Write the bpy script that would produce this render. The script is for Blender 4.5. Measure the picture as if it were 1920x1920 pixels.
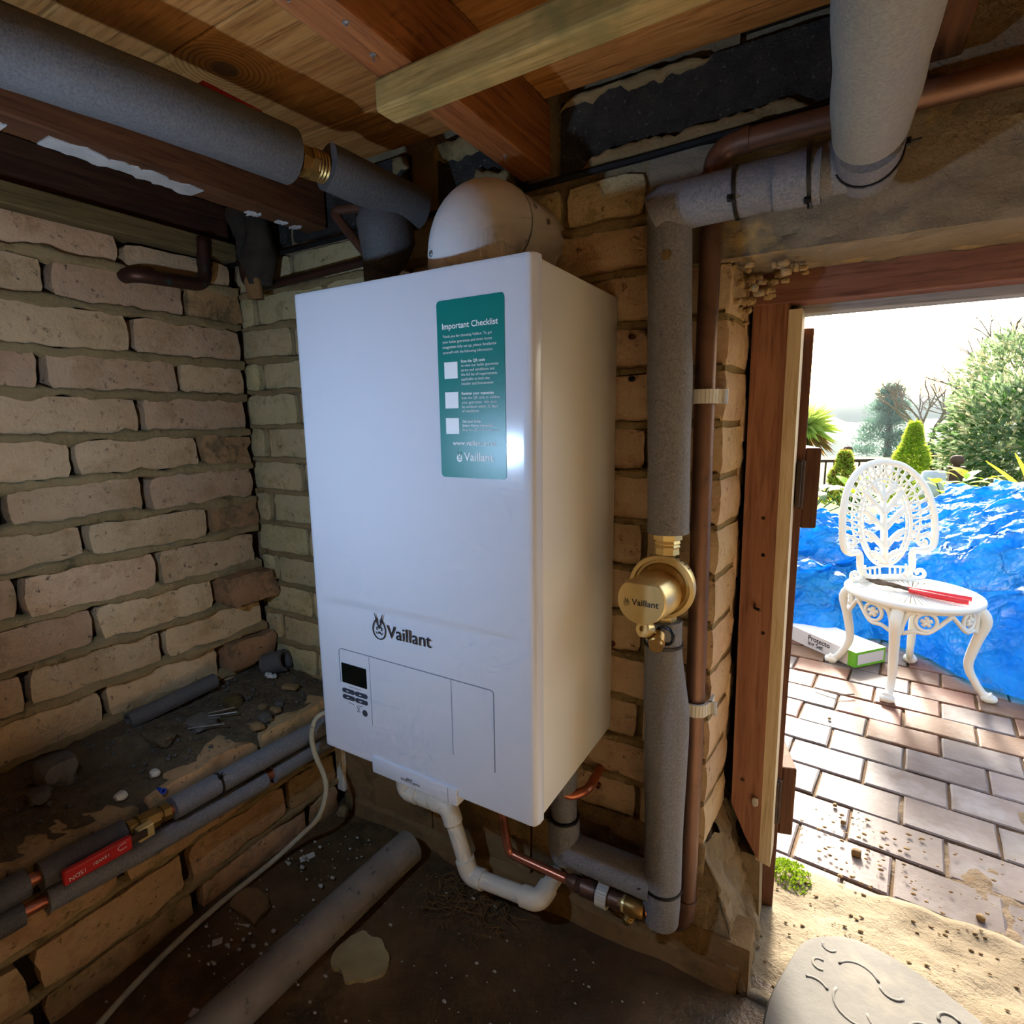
import bpy, bmesh, math, random
from mathutils import Vector, Matrix, noise
random.seed(7)
for o in list(bpy.data.objects): bpy.data.objects.remove(o)
SC = bpy.context.scene
COL = SC.collection
def S(r, g, b):
    f = lambda c: (c/12.92 if c <= .04045 else ((c+.055)/1.055)**2.4)
    return (f(r/255), f(g/255), f(b/255), 1)

# ------------------------------------------------------------------ camera
# world: x to the right along the back wall, y through the wall to the garden, z up (boiler underside z = 0)
CAM_F = 1047.42
yaw, pitch, roll = -0.533784, -0.164496, -0.012651
fw = Vector((math.sin(yaw)*math.cos(pitch), math.cos(yaw)*math.cos(pitch), math.sin(pitch)))
rt = Vector((math.cos(yaw), -math.sin(yaw), 0)); up = rt.cross(fw)
rt, up = math.cos(roll)*rt+math.sin(roll)*up, -math.sin(roll)*rt+math.cos(roll)*up
cd = bpy.data.cameras.new('camera'); cam = bpy.data.objects.new('camera', cd); COL.objects.link(cam)
cd.sensor_width = 36; cd.lens = CAM_F/1920*36; cd.clip_start = .01; cd.clip_end = 500
M = Matrix((rt, up, -fw)).transposed().to_4x4(); M.translation = (.3036, -.8345, .5197)
cam.matrix_world = M
SC.camera = cam

# ------------------------------------------------------------------ world, sun, lamp, exposure
W = bpy.data.worlds.new('sky'); SC.world = W; W.use_nodes = True
nt = W.node_tree; nt.nodes.clear()
out = nt.nodes.new('ShaderNodeOutputWorld'); bg = nt.nodes.new('ShaderNodeBackground'); sky = nt.nodes.new('ShaderNodeTexSky')
sky.sky_type = 'NISHITA'; sky.sun_disc = False; sky.sun_elevation = math.radians(25); sky.sun_rotation = math.radians(-7)
sky.air_density = 1.3; sky.dust_density = 4.0; sky.ozone_density = 1.0
bg.inputs[1].default_value = .28
nt.links.new(sky.outputs[0], bg.inputs[0]); nt.links.new(bg.outputs[0], out.inputs[0])
sd = bpy.data.lights.new('sun', 'SUN'); sun = bpy.data.objects.new('sun', sd); COL.objects.link(sun)
sd.energy = 7.6; sd.angle = math.radians(10.0); sd.color = (1, .92, .80)
SUN_AZ, SUN_EL = math.radians(-7), math.radians(25)
sdir = Vector((math.sin(SUN_AZ)*math.cos(SUN_EL), math.cos(SUN_AZ)*math.cos(SUN_EL), math.sin(SUN_EL)))
sun.rotation_euler = sdir.to_track_quat('Z', 'Y').to_euler(); sun.location = (0, 8, 7)
# small cool LED work lamp held left of the camera (its reflection shows in the boiler front)
ld = bpy.data.lights.new('work_lamp', 'SPOT'); lamp = bpy.data.objects.new('work_lamp', ld); COL.objects.link(lamp)
lamp.location = (-.30, -.72, .455)
lamp.rotation_euler = Vector((.08, -.85, -.12)).to_track_quat('Z', 'Y').to_euler()
ld.energy = 3.3; ld.color = (.46, .68, 1.0); ld.spot_size = math.radians(156); ld.spot_blend = .45; ld.shadow_soft_size = .012
SC.view_settings.view_transform = 'Standard'; SC.view_settings.look = 'None'
SC.view_settings.exposure = 1.2; SC.view_settings.gamma = 1; SC.view_settings.use_curve_mapping = False

SC.cycles.use_adaptive_sampling = True; SC.cycles.adaptive_threshold = .05; SC.cycles.adaptive_min_samples = 12; SC.cycles.use_light_tree = False
SC.cycles.caustics_reflective = False; SC.cycles.caustics_refractive = False
SC.cycles.max_bounces = 6; SC.cycles.diffuse_bounces = 4; SC.cycles.glossy_bounces = 3; SC.cycles.transmission_bounces = 4; SC.cycles.volume_bounces = 0
# ------------------------------------------------------------------ mesh helpers
WL = {}
def wl(o): return WL[o.name] if o is not None else Vector((0, 0, 0))
def tag(o, label=None, cat=None, group=None, kind=None):
    if label: o['label'] = label
    if cat: o['category'] = cat
    if group: o['group'] = group
    if kind: o['kind'] = kind
    return o
def empty(name, loc, label=None, cat=None, group=None, kind=None):
    o = bpy.data.objects.new(name, None); COL.objects.link(o); o.location = loc; o.empty_display_size = .05
    WL[o.name] = Vector(loc)
    return tag(o, label, cat, group, kind)
class MB:
    def __init__(s): s.v = []; s.f = []
    def add(s, vs, fs):
        n = len(s.v); s.v += [Vector(v) for v in vs]; s.f += [tuple(i+n for i in f) for f in fs]; return s
    def box(s, a, b, rot=None, piv=None):
        (x0, y0, z0), (x1, y1, z1) = a, b
        vs = [Vector(p) for p in ((x0,y0,z0),(x1,y0,z0),(x1,y1,z0),(x0,y1,z0),(x0,y0,z1),(x1,y0,z1),(x1,y1,z1),(x0,y1,z1))]
        if rot is not None:
            c = Vector(piv) if piv is not None else sum(vs, Vector())/8
            vs = [c+rot @ (v-c) for v in vs]
        return s.add(vs, [(0,3,2,1),(4,5,6,7),(0,1,5,4),(1,2,6,5),(2,3,7,6),(3,0,4,7)])
    def bbox(s, a, b, r=.004, rot=None, piv=None):          # box with chamfered edges
        bm = bmesh.new(); c = [(a[i]+b[i])/2 for i in range(3)]
        bmesh.ops.create_cube(bm, size=1)
        for v in bm.verts: v.co = Vector([c[i]+v.co[i]*(b[i]-a[i]) for i in range(3)])
        bmesh.ops.bevel(bm, geom=bm.edges[:], offset=r, segments=2, affect='EDGES', profile=.5)
        bm.verts.index_update(); vs = [v.co.copy() for v in bm.verts]
        if rot is not None:
            cc = Vector(piv) if piv is not None else Vector(c)
            vs = [cc+rot @ (v-cc) for v in vs]
        fs = [tuple(v.index for v in f.verts) for f in bm.faces]; bm.free()
        return s.add(vs, fs)
    def tube(s, pts, rad, n=16, caps=True, closed=False):
        pts = [Vector(p) for p in pts]; m = len(pts)
        rads = rad if isinstance(rad, (list, tuple)) else [rad]*m
        base = len(s.v); prev = None
        for i, p in enumerate(pts):
            if closed: t = pts[(i+1) % m]-pts[i-1]
            else: t = pts[min(i+1, m-1)]-pts[max(i-1, 0)]
            t = t.normalized() if t.length > 1e-9 else Vector((0, 0, 1))
            if prev is None:
                prev = t.orthogonal().normalized()
            prev = (prev-t*prev.dot(t))
            prev = prev.normalized() if prev.length > 1e-6 else t.orthogonal().normalized()
            bn = t.cross(prev)
            for k in range(n):
                a = 2*math.pi*k/n
                s.v.append(p+(prev*math.cos(a)+bn*math.sin(a))*rads[i])
        for i in range(m if closed else m-1):
            j = (i+1) % m
            for k in range(n):
                l = (k+1) % n
                s.f.append((base+i*n+k, base+i*n+l, base+j*n+l, base+j*n+k))
        if caps and not closed:
            s.f.append(tuple(base+k for k in reversed(range(n)))); s.f.append(tuple(base+(m-1)*n+k for k in range(n)))
        return s
    def lathe(s, prof, org, ax, n=32):                       # prof: (distance along axis, radius)
        ax = Vector(ax).normalized(); return s.tube([Vector(org)+ax*a for a, r in prof], [max(r, 1e-5) for a, r in prof], n) if False else s._lathe(prof, Vector(org), ax, n)
    def _lathe(s, prof, org, ax, n):
        u = ax.orthogonal().normalized(); w = ax.cross(u); base = len(s.v); m = len(prof)
        for a, r in prof:
            for k in range(n):
                t = 2*math.pi*k/n; s.v.append(org+ax*a+(u*math.cos(t)+w*math.sin(t))*max(r, 1e-5))
        for i in range(m-1):
            for k in range(n):
                l = (k+1) % n; s.f.append((base+i*n+k, base+i*n+l, base+(i+1)*n+l, base+(i+1)*n+k))
        s.f.append(tuple(base+k for k in reversed(range(n)))); s.f.append(tuple(base+(m-1)*n+k for k in range(n)))
        return s
    def prism(s, poly, fn, w0, w1):                          # 2-D polygon, fn(u,v,w)->world
        n = len(poly)
        vs = [fn(u, v, w0) for u, v in poly]+[fn(u, v, w1) for u, v in poly]
        return s.add(vs, [tuple(reversed(range(n))), tuple(range(n, 2*n))]+[(i, (i+1) % n, n+(i+1) % n, n+i) for i in range(n)])
    def strip(s, pts, wd, fn, w0, w1, closed=False):         # flat ribbon along a 2-D polyline
        m = len(pts); L = []; Rr = []
        for i in range(m):
            a = pts[i-1] if (closed or i > 0) else pts[i]; b = pts[(i+1) % m] if (closed or i < m-1) else pts[i]
            dx, dy = b[0]-a[0], b[1]-a[1]; l = math.hypot(dx, dy) or 1
            h = (wd[i] if isinstance(wd, (list, tuple)) else wd)/2
            nx, ny = -dy/l*h, dx/l*h
            L.append((pts[i][0]+nx, pts[i][1]+ny)); Rr.append((pts[i][0]-nx, pts[i][1]-ny))
        for i in range(m if closed else m-1):
            j = (i+1) % m; s.prism([Rr[i], Rr[j], L[j], L[i]], fn, w0, w1)
        return s
    def grid(s, nu, nv, fn):
        vs = [fn(i/nu, j/nv) for j in range(nv+1) for i in range(nu+1)]
        return s.add(vs, [(j*(nu+1)+i, j*(nu+1)+i+1, (j+1)*(nu+1)+i+1, (j+1)*(nu+1)+i) for j in range(nv) for i in range(nu)])
    def rock(s, c, sz, seed, sub=2, amp=.35, fr=1.3):
        bm = bmesh.new(); bmesh.ops.create_icosphere(bm, subdivisions=sub, radius=1)
        bm.verts.index_update(); o = Vector((seed*3.17, seed*1.31, seed*7.7)); vs = []
        for v in bm.verts:
            k = 1+amp*noise.noise(v.co*fr+o)+amp*.4*noise.noise(v.co*fr*2.7+o)
            p = v.co*k; p = Vector([max(-.8, min(.8, q)) for q in p]) if sub > 1 else p; vs.append(Vector(c)+Vector((p.x*sz[0], p.y*sz[1], p.z*sz[2])))
        fs = [tuple(v.index for v in f.verts) for f in bm.faces]; bm.free()
        return s.add(vs, fs)
    def build(s, name, mat, parent=None, smooth=None, loc=None, recalc=True, **kw):
        if parent is not None: L = wl(parent) if loc is None else Vector(loc)
        elif loc is not None: L = Vector(loc)
        else:
            xs = [v.x for v in s.v]; ys = [v.y for v in s.v]; zs = [v.z for v in s.v]
            L = Vector(((min(xs)+max(xs))/2, (min(ys)+max(ys))/2, min(zs)))
        me = bpy.data.meshes.new(name); me.from_pydata([v-L for v in s.v], [], s.f); me.update()
        if recalc:
            bm = bmesh.new(); bm.from_mesh(me); bmesh.ops.recalc_face_normals(bm, faces=bm.faces[:]); bm.to_mesh(me); bm.free()
        if smooth:
            me.polygons.foreach_set('use_smooth', [True]*len(me.polygons))
            if smooth is not True: me.set_sharp_from_angle(angle=math.radians(smooth))
        me.materials.append(MT[mat] if isinstance(mat, str) else mat)
        o = bpy.data.objects.new(name, me); COL.objects.link(o); WL[o.name] = L
        if parent is not None: o.parent = parent; o.location = L-wl(parent)
        else: o.location = L
        return tag(o, **kw)
def arc(c, u, w, r, a0, a1, n=8):                            # points of an arc in plane (u, w)
    c, u, w = Vector(c), Vector(u), Vector(w)
    return [c+(u*math.cos(math.radians(a0+(a1-a0)*i/n))+w*math.sin(math.radians(a0+(a1-a0)*i/n)))*r for i in range(n+1)]
def bend(pts, r, n=6):                                       # polyline with rounded corners
    pts = [Vector(p) for p in pts]; o = [pts[0]]
    for i in range(1, len(pts)-1):
        a, b, c = pts[i-1], pts[i], pts[i+1]; d0 = (a-b); d1 = (c-b)
        k = min(r, d0.length*.49, d1.length*.49); p0 = b+d0.normalized()*k; p1 = b+d1.normalized()*k
        for j in range(n+1):
            t = j/n; o.append(p0*(1-t)**2+b*2*t*(1-t)+p1*t*t)
    o.append(pts[-1]); return o
def dense(pts, step):
    pts = [Vector(p) for p in pts]; o = [pts[0]]
    for a, b in zip(pts, pts[1:]):
        n = max(1, int((b-a).length/step))
        o += [a.lerp(b, (i+1)/n) for i in range(n)]
    return o
def N(x, y=0, z=0): return noise.noise(Vector((x, y, z)))
def text_mesh(txt, fn, u, v, width=None, size=None, th=.0004, bold=0.0, align='L', w0=0.0):
    c = bpy.data.curves.new('lettering', 'FONT'); c.body = txt; c.size = 1; c.extrude = 0; c.offset = bold; c.resolution_u = 3
    o = bpy.data.objects.new('tmp_lettering', c); COL.objects.link(o)
    dg = bpy.context.evaluated_depsgraph_get(); dg.update(); e = o.evaluated_get(dg); me = e.to_mesh()
    vs = [x.co.copy() for x in me.vertices]; fs = [tuple(p.vertices) for p in me.polygons]; e.to_mesh_clear()
    bpy.data.objects.remove(o); bpy.data.curves.remove(c)
    x0 = min(q.x for q in vs); x1 = max(q.x for q in vs)
    k = width/(x1-x0) if width else size
    sh = 0 if align == 'L' else -(x1-x0)/2
    m = MB(); m.add([fn(u+(q.x-x0+sh)*k, v+q.y*k, w0+th) for q in vs], fs)
    return m

# ------------------------------------------------------------------ materials
MT = {}
class NG:
    def __init__(s, name):
        s.m = bpy.data.materials.new(name); s.m.use_nodes = True; s.t = s.m.node_tree; s.t.nodes.clear()
        s.o = s.n('ShaderNodeOutputMaterial'); s.b = s.n('ShaderNodeBsdfPrincipled'); s.l(s.b.outputs[0], s.o.inputs[0])
        s.tc = s.n('ShaderNodeTexCoord'); s.oi = None; MT[name] = s.m
    def n(s, t): return s.t.nodes.new(t)
    def l(s, a, b): s.t.links.new(a, b)
    def rnd(s):
        if s.oi is None: s.oi = s.n('ShaderNodeObjectInfo')
        return s.oi.outputs['Random']
    def co(s, scale=(1, 1, 1), jitter=True):
        mp = s.n('ShaderNodeMapping'); s.l(s.tc.outputs['Object'], mp.inputs[0]); mp.inputs['Scale'].default_value = scale
        if jitter:
            cx = s.n('ShaderNodeCombineXYZ'); mu = s.n('ShaderNodeMath'); mu.operation = 'MULTIPLY'; mu.inputs[1].default_value = 37.0
            s.l(s.rnd(), mu.inputs[0]); s.l(mu.outputs[0], cx.inputs[0]); s.l(mu.outputs[0], cx.inputs[2]); s.l(cx.outputs[0], mp.inputs['Location'])
        return mp.outputs[0]
    def noise(s, sc, det=4, rough=.6, vec=None, dist=0):
        det = min(det, 4)
        x = s.n('ShaderNodeTexNoise'); x.inputs['Scale'].default_value = sc; x.inputs['Detail'].default_value = det
        x.inputs['Roughness'].default_value = rough; x.inputs['Distortion'].default_value = dist
        s.l(vec if vec is not None else s.co(), x.inputs['Vector']); return x.outputs[0]
    def ramp(s, fac, stops):
        r = s.n('ShaderNodeValToRGB'); s.l(fac, r.inputs[0]); e = r.color_ramp.elements
        while len(e) < len(stops): e.new(.5)
        for q, (p, c) in zip(e, stops): q.position = p; q.color = c if len(c) == 4 else (*c, 1)
        return r.outputs[0]
    def mask(s, fac, a, b):
        r = s.n('ShaderNodeMapRange'); s.l(fac, r.inputs[0]); r.inputs[1].default_value = a; r.inputs[2].default_value = b
        return r.outputs[0]
    def mix(s, fac, a, b, mode='MIX'):
        x = s.n('ShaderNodeMix'); x.data_type = 'RGBA'; x.blend_type = mode
        for sock, val in ((x.inputs[0], fac), (x.inputs[6], a), (x.inputs[7], b)):
            if isinstance(val, (int, float)): sock.default_value = val
            elif isinstance(val, tuple): sock.default_value = val
            else: s.l(val, sock)
        return x.outputs[2]
    def hsv(s, col, vmin=.8, vmax=1.15, hj=0):
        h = s.n('ShaderNodeHueSaturation'); s.l(col, h.inputs['Color'])
        r = s.n('ShaderNodeMapRange'); s.l(s.rnd(), r.inputs[0]); r.inputs[3].default_value = vmin; r.inputs[4].default_value = vmax
        s.l(r.outputs[0], h.inputs['Value'])
        if hj:
            mu = s.n('ShaderNodeMath'); mu.operation = 'MULTIPLY'; mu.inputs[1].default_value = 7.31; fr = s.n('ShaderNodeMath'); fr.operation = 'FRACT'
            r2 = s.n('ShaderNodeMapRange'); s.l(s.rnd(), mu.inputs[0]); s.l(mu.outputs[0], fr.inputs[0]); s.l(fr.outputs[0], r2.inputs[0])
            r2.inputs[3].default_value = .5-hj; r2.inputs[4].default_value = .5+hj; s.l(r2.outputs[0], h.inputs['Hue'])
        return h.outputs[0]
    def bump(s, fac, st=.3, d=.004, prev=None):
        b = s.n('ShaderNodeBump'); b.inputs['Strength'].default_value = st; b.inputs['Distance'].default_value = d
        s.l(fac, b.inputs['Height'])
        if prev is not None: s.l(prev, b.inputs['Normal'])
        return b.outputs[0]
    def fin(s, col, rough=.6, metal=0, nrm=None, spec=.5, **kw):
        b = s.b
        if isinstance(col, tuple): b.inputs['Base Color'].default_value = col
        else: s.l(col, b.inputs['Base Color'])
        if isinstance(rough, (int, float)): b.inputs['Roughness'].default_value = rough
        else: s.l(rough, b.inputs['Roughness'])
        b.inputs['Metallic'].default_value = metal; b.inputs['Specular IOR Level'].default_value = spec
        if nrm is not None: s.l(nrm, b.inputs['Normal'])
        for k, v in kw.items(): b.inputs[k.replace('_', ' ')].default_value = v
        return s.m
def plain(name, col, rough=.5, metal=0, spec=.5, **kw): return NG(name).fin(col, rough, metal, None, spec, **kw)
def mottle(name, c1, c2, sc=8, rough=.8, c3=None, m3=(.6, .72), sc3=14, bmp=.4, bd=.003, bsc=60, vj=(.85, 1.12), hj=0, spec=.3, metal=0):
    g = NG(name); n1 = g.noise(sc, 5, .65); col = g.ramp(n1, [(.3, c1), (.7, c2)])
    if c3: col = g.mix(g.mask(g.noise(sc3, 5, .7), *m3), col, c3)
    col = g.hsv(col, *vj, hj=hj)
    nb = g.bump(g.noise(bsc, 6, .7), bmp, bd)
    return g.fin(col, rough, metal, nb, spec)
def brick_mat(name, c1, c2, stain, dark, mort, vj=(.82, 1.1), mm=(.56, .66)):
    g = NG(name)
    col = g.ramp(g.noise(9, 4, .6), [(.3, c1), (.7, c2)])
    col = g.mix(g.mask(g.noise(13, 5, .7), .52, .75), col, stain)
    col = g.hsv(col, *vj, hj=.008)
    col = g.mix(g.mask(g.noise(22, 6, .75), *mm), col, mort)
    col = g.mix(g.mask(g.noise(60, 6, .8), .60, .70), col, dark)
    n1 = g.bump(g.noise(35, 6, .75), .8, .005); n2 = g.bump(g.noise(200, 3, .6), .5, .0015, n1)
    return g.fin(col, .9, 0, n2, .2)
brick_mat('brick_buff', S(188, 156, 120), S(202, 174, 140), S(168, 134, 94), S(88, 68, 50), S(152, 130, 90), mm=(.62, .72))
brick_mat('brick_back', S(202, 172, 136), S(212, 186, 152), S(182, 146, 110), S(120, 94, 72), S(198, 174, 136), (.9, 1.08))
brick_mat('brick_pale', S(186, 170, 126), S(200, 184, 142), S(164, 146, 100), S(84, 74, 54), S(168, 152, 106), (.9, 1.08))
brick_mat('brick_low', S(186, 150, 108), S(198, 164, 122), S(156, 118, 82), S(70, 52, 36), S(150, 128, 86), (.75, 1.05))
brick_mat('brick_broken', S(178, 140, 100), S(156, 120, 86), S(104, 84, 62), S(46, 38, 30), S(118, 98, 70), mm=(.5, .62))
mottle('mortar', S(156, 136, 98), S(138, 116, 80), 14, .95, S(98, 86, 58), bmp=.8, bd=.005, bsc=90, spec=.15)
mottle('mortar_grey', S(158, 138, 108), S(130, 112, 86), 10, .95, S(160, 140, 100), bmp=.9, bd=.006, bsc=70, spec=.15)
mottle('mortar_dark', S(60, 48, 34), S(40, 32, 24), 14, .95, bmp=.8, bd=.005, bsc=80, spec=.1)
mottle('concrete_lintel', S(150, 138, 118), S(126, 112, 92), 7, .95, S(190, 160, 104), (.58, .7), 7, .7, .004, 60, (1, 1), spec=.15)
mottle('plinth_stone', S(150, 122, 84), S(122, 94, 60), 6, .9, S(96, 84, 58), (.5, .68), 9, .8, .006, 30, (.85, 1.05), spec=.2)
mottle('black_block', S(66, 64, 60), S(46, 45, 43), 30, .95, S(104, 102, 98), (.62, .7), 140, 1.0, .005, 130, (.95, 1.05), spec=.2)
mottle('tar', S(18, 18, 20), S(30, 30, 32), 20, .7, bmp=.6)
mottle('soil', S(86, 74, 58), S(112, 96, 74), 25, .95, S(140, 120, 88), (.62, .74), 60, 1.0, .008, 70, (1, 1), spec=.2)
def floor_mat():
    g = NG('floor_wet'); col = g.ramp(g.noise(3.5, 6, .7), [(.3, S(66, 52, 36)), (.5, S(96, 74, 50)), (.75, S(132, 104, 70))])
    col = g.mix(g.mask(g.noise(9, 6, .7), .52, .7), col, S(64, 54, 38))
    col = g.mix(g.mask(g.noise(70, 5, .7), .68, .76), col, S(150, 132, 98))
    sx = g.n('ShaderNodeSeparateXYZ'); g.l(g.tc.outputs['Object'], sx.inputs[0])
    ad = g.n('ShaderNodeMath'); ad.operation = 'MULTIPLY_ADD'; g.l(g.noise(6, 5, .6), ad.inputs[0]); ad.inputs[1].default_value = .3; g.l(sx.outputs[0], ad.inputs[2])
    bounce_pale = g.ramp(g.noise(8, 6, .7), [(.3, S(198, 184, 160)), (.7, S(180, 164, 140))])      # paler floor by the doorway, added to bounce sunlight inside
    col = g.mix(g.mask(ad.outputs[0], .36, .46), col, bounce_pale)
    g.fin(col, g.mask(g.noise(5, 4, .6), -.2, 1.1), 0, g.bump(g.noise(30, 8, .75), .8, .008), .35)
floor_mat()
def wood(name, c1, c2, c3, ax='x', ring=60, rough=.7, vj=(.85, 1.12), knot=None, spec=.3, dirt=None):
    g = NG(name); sc = {'x': (.06, 1, 1), 'y': (1, .06, 1), 'z': (1, 1, .06)}[ax]
    v = g.co(sc); n1 = g.noise(ring, 5, .65, v, 1.2); n2 = g.noise(ring*4, 3, .6, v, .5)
    col = g.ramp(n1, [(.28, c1), (.5, c2), (.72, c3)])
    col = g.mix(g.mask(n2, .5, .9), col, c1, 'MULTIPLY')
    col = g.hsv(col, *vj)
    if dirt: col = g.mix(g.mask(g.noise(7, 6, .7), .5, .68), col, dirt)
    if knot:
        for k in knot:
            vm = g.n('ShaderNodeVectorMath'); vm.operation = 'DISTANCE'; g.l(g.tc.outputs['Object'], vm.inputs[0]); vm.inputs[1].default_value = k[:3]
            wv = g.n('ShaderNodeMath'); wv.operation = 'SINE'; mu = g.n('ShaderNodeMath'); mu.operation = 'MULTIPLY'; mu.inputs[1].default_value = 900
            g.l(vm.outputs['Value'], mu.inputs[0]); g.l(mu.outputs[0], wv.inputs[0])
            rg = g.mix(g.mask(wv.outputs[0], .1, 1), c2, c1); col = g.mix(g.mask(vm.outputs['Value'], k[3]*4, k[3]*2), col, rg)
            col = g.mix(g.mask(vm.outputs['Value'], k[3], k[3]*.6), col, S(112, 84, 56))
    return g.fin(col, rough, 0, g.bump(n1, .25, .002), spec)
wood('pine_board', S(140, 88, 40), S(176, 120, 62), S(192, 140, 80), 'x', 50)
wood('pine_board_knot', S(138, 88, 42), S(180, 126, 66), S(198, 148, 86), 'x', 50, knot=[(-.45+.35, .055, 0, .022)])
wood('joist_wood', S(128, 74, 36), S(154, 94, 50), S(172, 112, 64), 'y', 50)
wood('joist_dark', S(78, 48, 30), S(98, 62, 38), S(116, 76, 48), 'y', 50)
wood('plank_dark', S(42, 26, 18), S(58, 36, 24), S(78, 50, 34), 'y', 60, .85)
wood('plate_green', S(92, 80, 48), S(112, 96, 60), S(128, 108, 70), 'y', 60, .9)
wood('batten_wood', S(142, 118, 64), S(166, 138, 80), S(180, 150, 94), 'x', 60, .85, dirt=S(120, 110, 62))
wood('frame_wood', S(132, 88, 66), S(154, 106, 80), S(170, 122, 94), 'z', 40, .55)
wood('frame_wood_x', S(110, 72, 60), S(132, 88, 72), S(148, 104, 86), 'x', 40, .6)
wood('door_wood', S(88, 52, 36), S(104, 64, 44), S(120, 78, 56), 'z', 40, .65)
wood('rail_wood', S(82, 52, 36), S(98, 64, 44), S(112, 76, 52), 'z', 50, .75)
wood('frame_skylit', S(204, 184, 146), S(222, 204, 168), S(232, 216, 182), 'z', 60, .7)  # sky light on the post's rebate edge put into the pale colour
wood('head_pale', S(150, 152, 156), S(176, 178, 182), S(196, 196, 196), 'x', 40, .7)
wood('fence_wood', S(78, 54, 44), S(94, 66, 52), S(108, 78, 60), 'z', 30, .8)
def foam(name, c1, c2, sc=330):
    g = NG(name); n = g.noise(sc, 4, .7); col = g.ramp(n, [(.3, c1), (.7, c2)])
    return g.fin(g.hsv(col, .94, 1.06), .62, 0, g.bump(n, .55, .0016, g.bump(g.noise(25, 3, .5), .2, .003)), .4)
foam('foam_grey', S(102, 103, 108), S(138, 138, 144)); foam('foam_dark', S(74, 72, 72), S(102, 99, 98)); foam('foam_pale', S(132, 131, 124), S(158, 157, 148))
def metal(name, c1, c2, sc=12, r=.35, c3=None):
    g = NG(name); col = g.ramp(g.noise(sc, 5, .65), [(.3, c1), (.7, c2)])
    if c3: col = g.mix(g.mask(g.noise(sc*2, 5, .7), .58, .7), col, c3)
    return g.fin(col, g.mask(g.noise(sc*2, 4, .6), -.6*r-.2, 1.6/(r+.2)*.6), 1, None, .5) if False else g.fin(col, r, .6 if name == 'brass' else .75, g.bump(g.noise(sc*6, 4, .6), .08, .001), .5)
metal('copper', S(134, 102, 86), S(118, 88, 74), 10, .46, S(98, 78, 68)); metal('copper_new', S(206, 128, 98), S(190, 112, 84), 14, .3)
metal('copper_old', S(92, 62, 50), S(70, 52, 46), 14, .5, S(62, 92, 88)); metal('brass', S(238, 216, 156), S(230, 204, 140), 8, .36)
metal('brass_dull', S(176, 138, 78), S(150, 116, 62), 20, .4); metal('steel', S(176, 176, 176), S(150, 150, 150), 30, .3); metal('rust_iron', S(92, 76, 66), S(70, 58, 50), 30, .6)
plain('boiler_white', S(206, 210, 220), .16, 0, .4); plain('boiler_side', S(222, 221, 216), .42); plain('boiler_line', S(120, 128, 142), .6)
plain('flue_white', S(224, 224, 226), .42); plain('print_dark', S(44, 44, 52), .5); plain('print_grey', S(150, 150, 152), .6)
plain('display_black', S(18, 20, 16), .12); plain('button_grey', S(58, 62, 74), .45)
plain('sticker_teal', S(0, 122, 114), .34); plain('sticker_white', S(236, 240, 240), .5)
plain('pvc_white', S(228, 225, 214), .38); plain('pvc_grey', S(124, 118, 110), .5); plain('clip_white', S(216, 214, 204), .45)
plain('zip_black', S(14, 14, 16), .4); plain('cap_black', S(20, 24, 34), .3); plain('lever_red', S(196, 30, 34), .42); plain('plug_blue', S(30, 70, 170), .5); plain('plug_brown', S(120, 70, 48), .6)
mottle('cable_cream', S(206, 200, 174), S(186, 178, 150), 40, .55, S(100, 90, 66), (.68, .75), 90, .1)
mottle('pvc_dirty', S(150, 142, 132), S(128, 118, 108), 12, .6, S(60, 50, 40), (.6, .72), 30, .2)
mottle('stone_buff', S(150, 126, 88), S(122, 100, 70), 30, .9); mottle('stone_grey', S(112, 106, 98), S(84, 80, 76), 30, .9)
mottle('paint_flake', S(214, 214, 212), S(188, 188, 186), 30, .8); mottle('litter_white', S(206, 204, 196), S(170, 166, 154), 40, .7)
mottle('rag_dark', S(44, 38, 32), S(70, 62, 52), 18, .95, bmp=.9); mottle('rag_tan', S(150, 112, 66), S(116, 92, 62), 18, .95, bmp=.9)
mottle('patch_pale', S(196, 184, 140), S(170, 156, 114), 14, .85); mottle('moss_brown', S(96, 80, 44), S(70, 56, 32), 40, .95, bmp=1)

mottle('pale_bounce_wall', S(216, 204, 182), S(196, 182, 156), 6, .9, S(170, 150, 120), (.6, .72), 8, .5, .004, 40, (1, 1))  # unseen wall colour, made pale to bounce sunlight indoors

# ================================================================== SETTING
FLOOR_Z, CEIL_Z, PATIO_Z = -.385, .99, -.45
FB = lambda u, v, w: Vector((u, .012-w, v))          # back wall: u = x, v = z, w out of the wall
FL = lambda u, v, w: Vector((-.908+w, u, v))         # upper left wall: u = y
FK = lambda u, v, w: Vector((-.665+w, u, v))         # lower left wall
def struct(name, mb, mat, **kw): return mb.build(name, mat, kind='structure', **kw)

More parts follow.
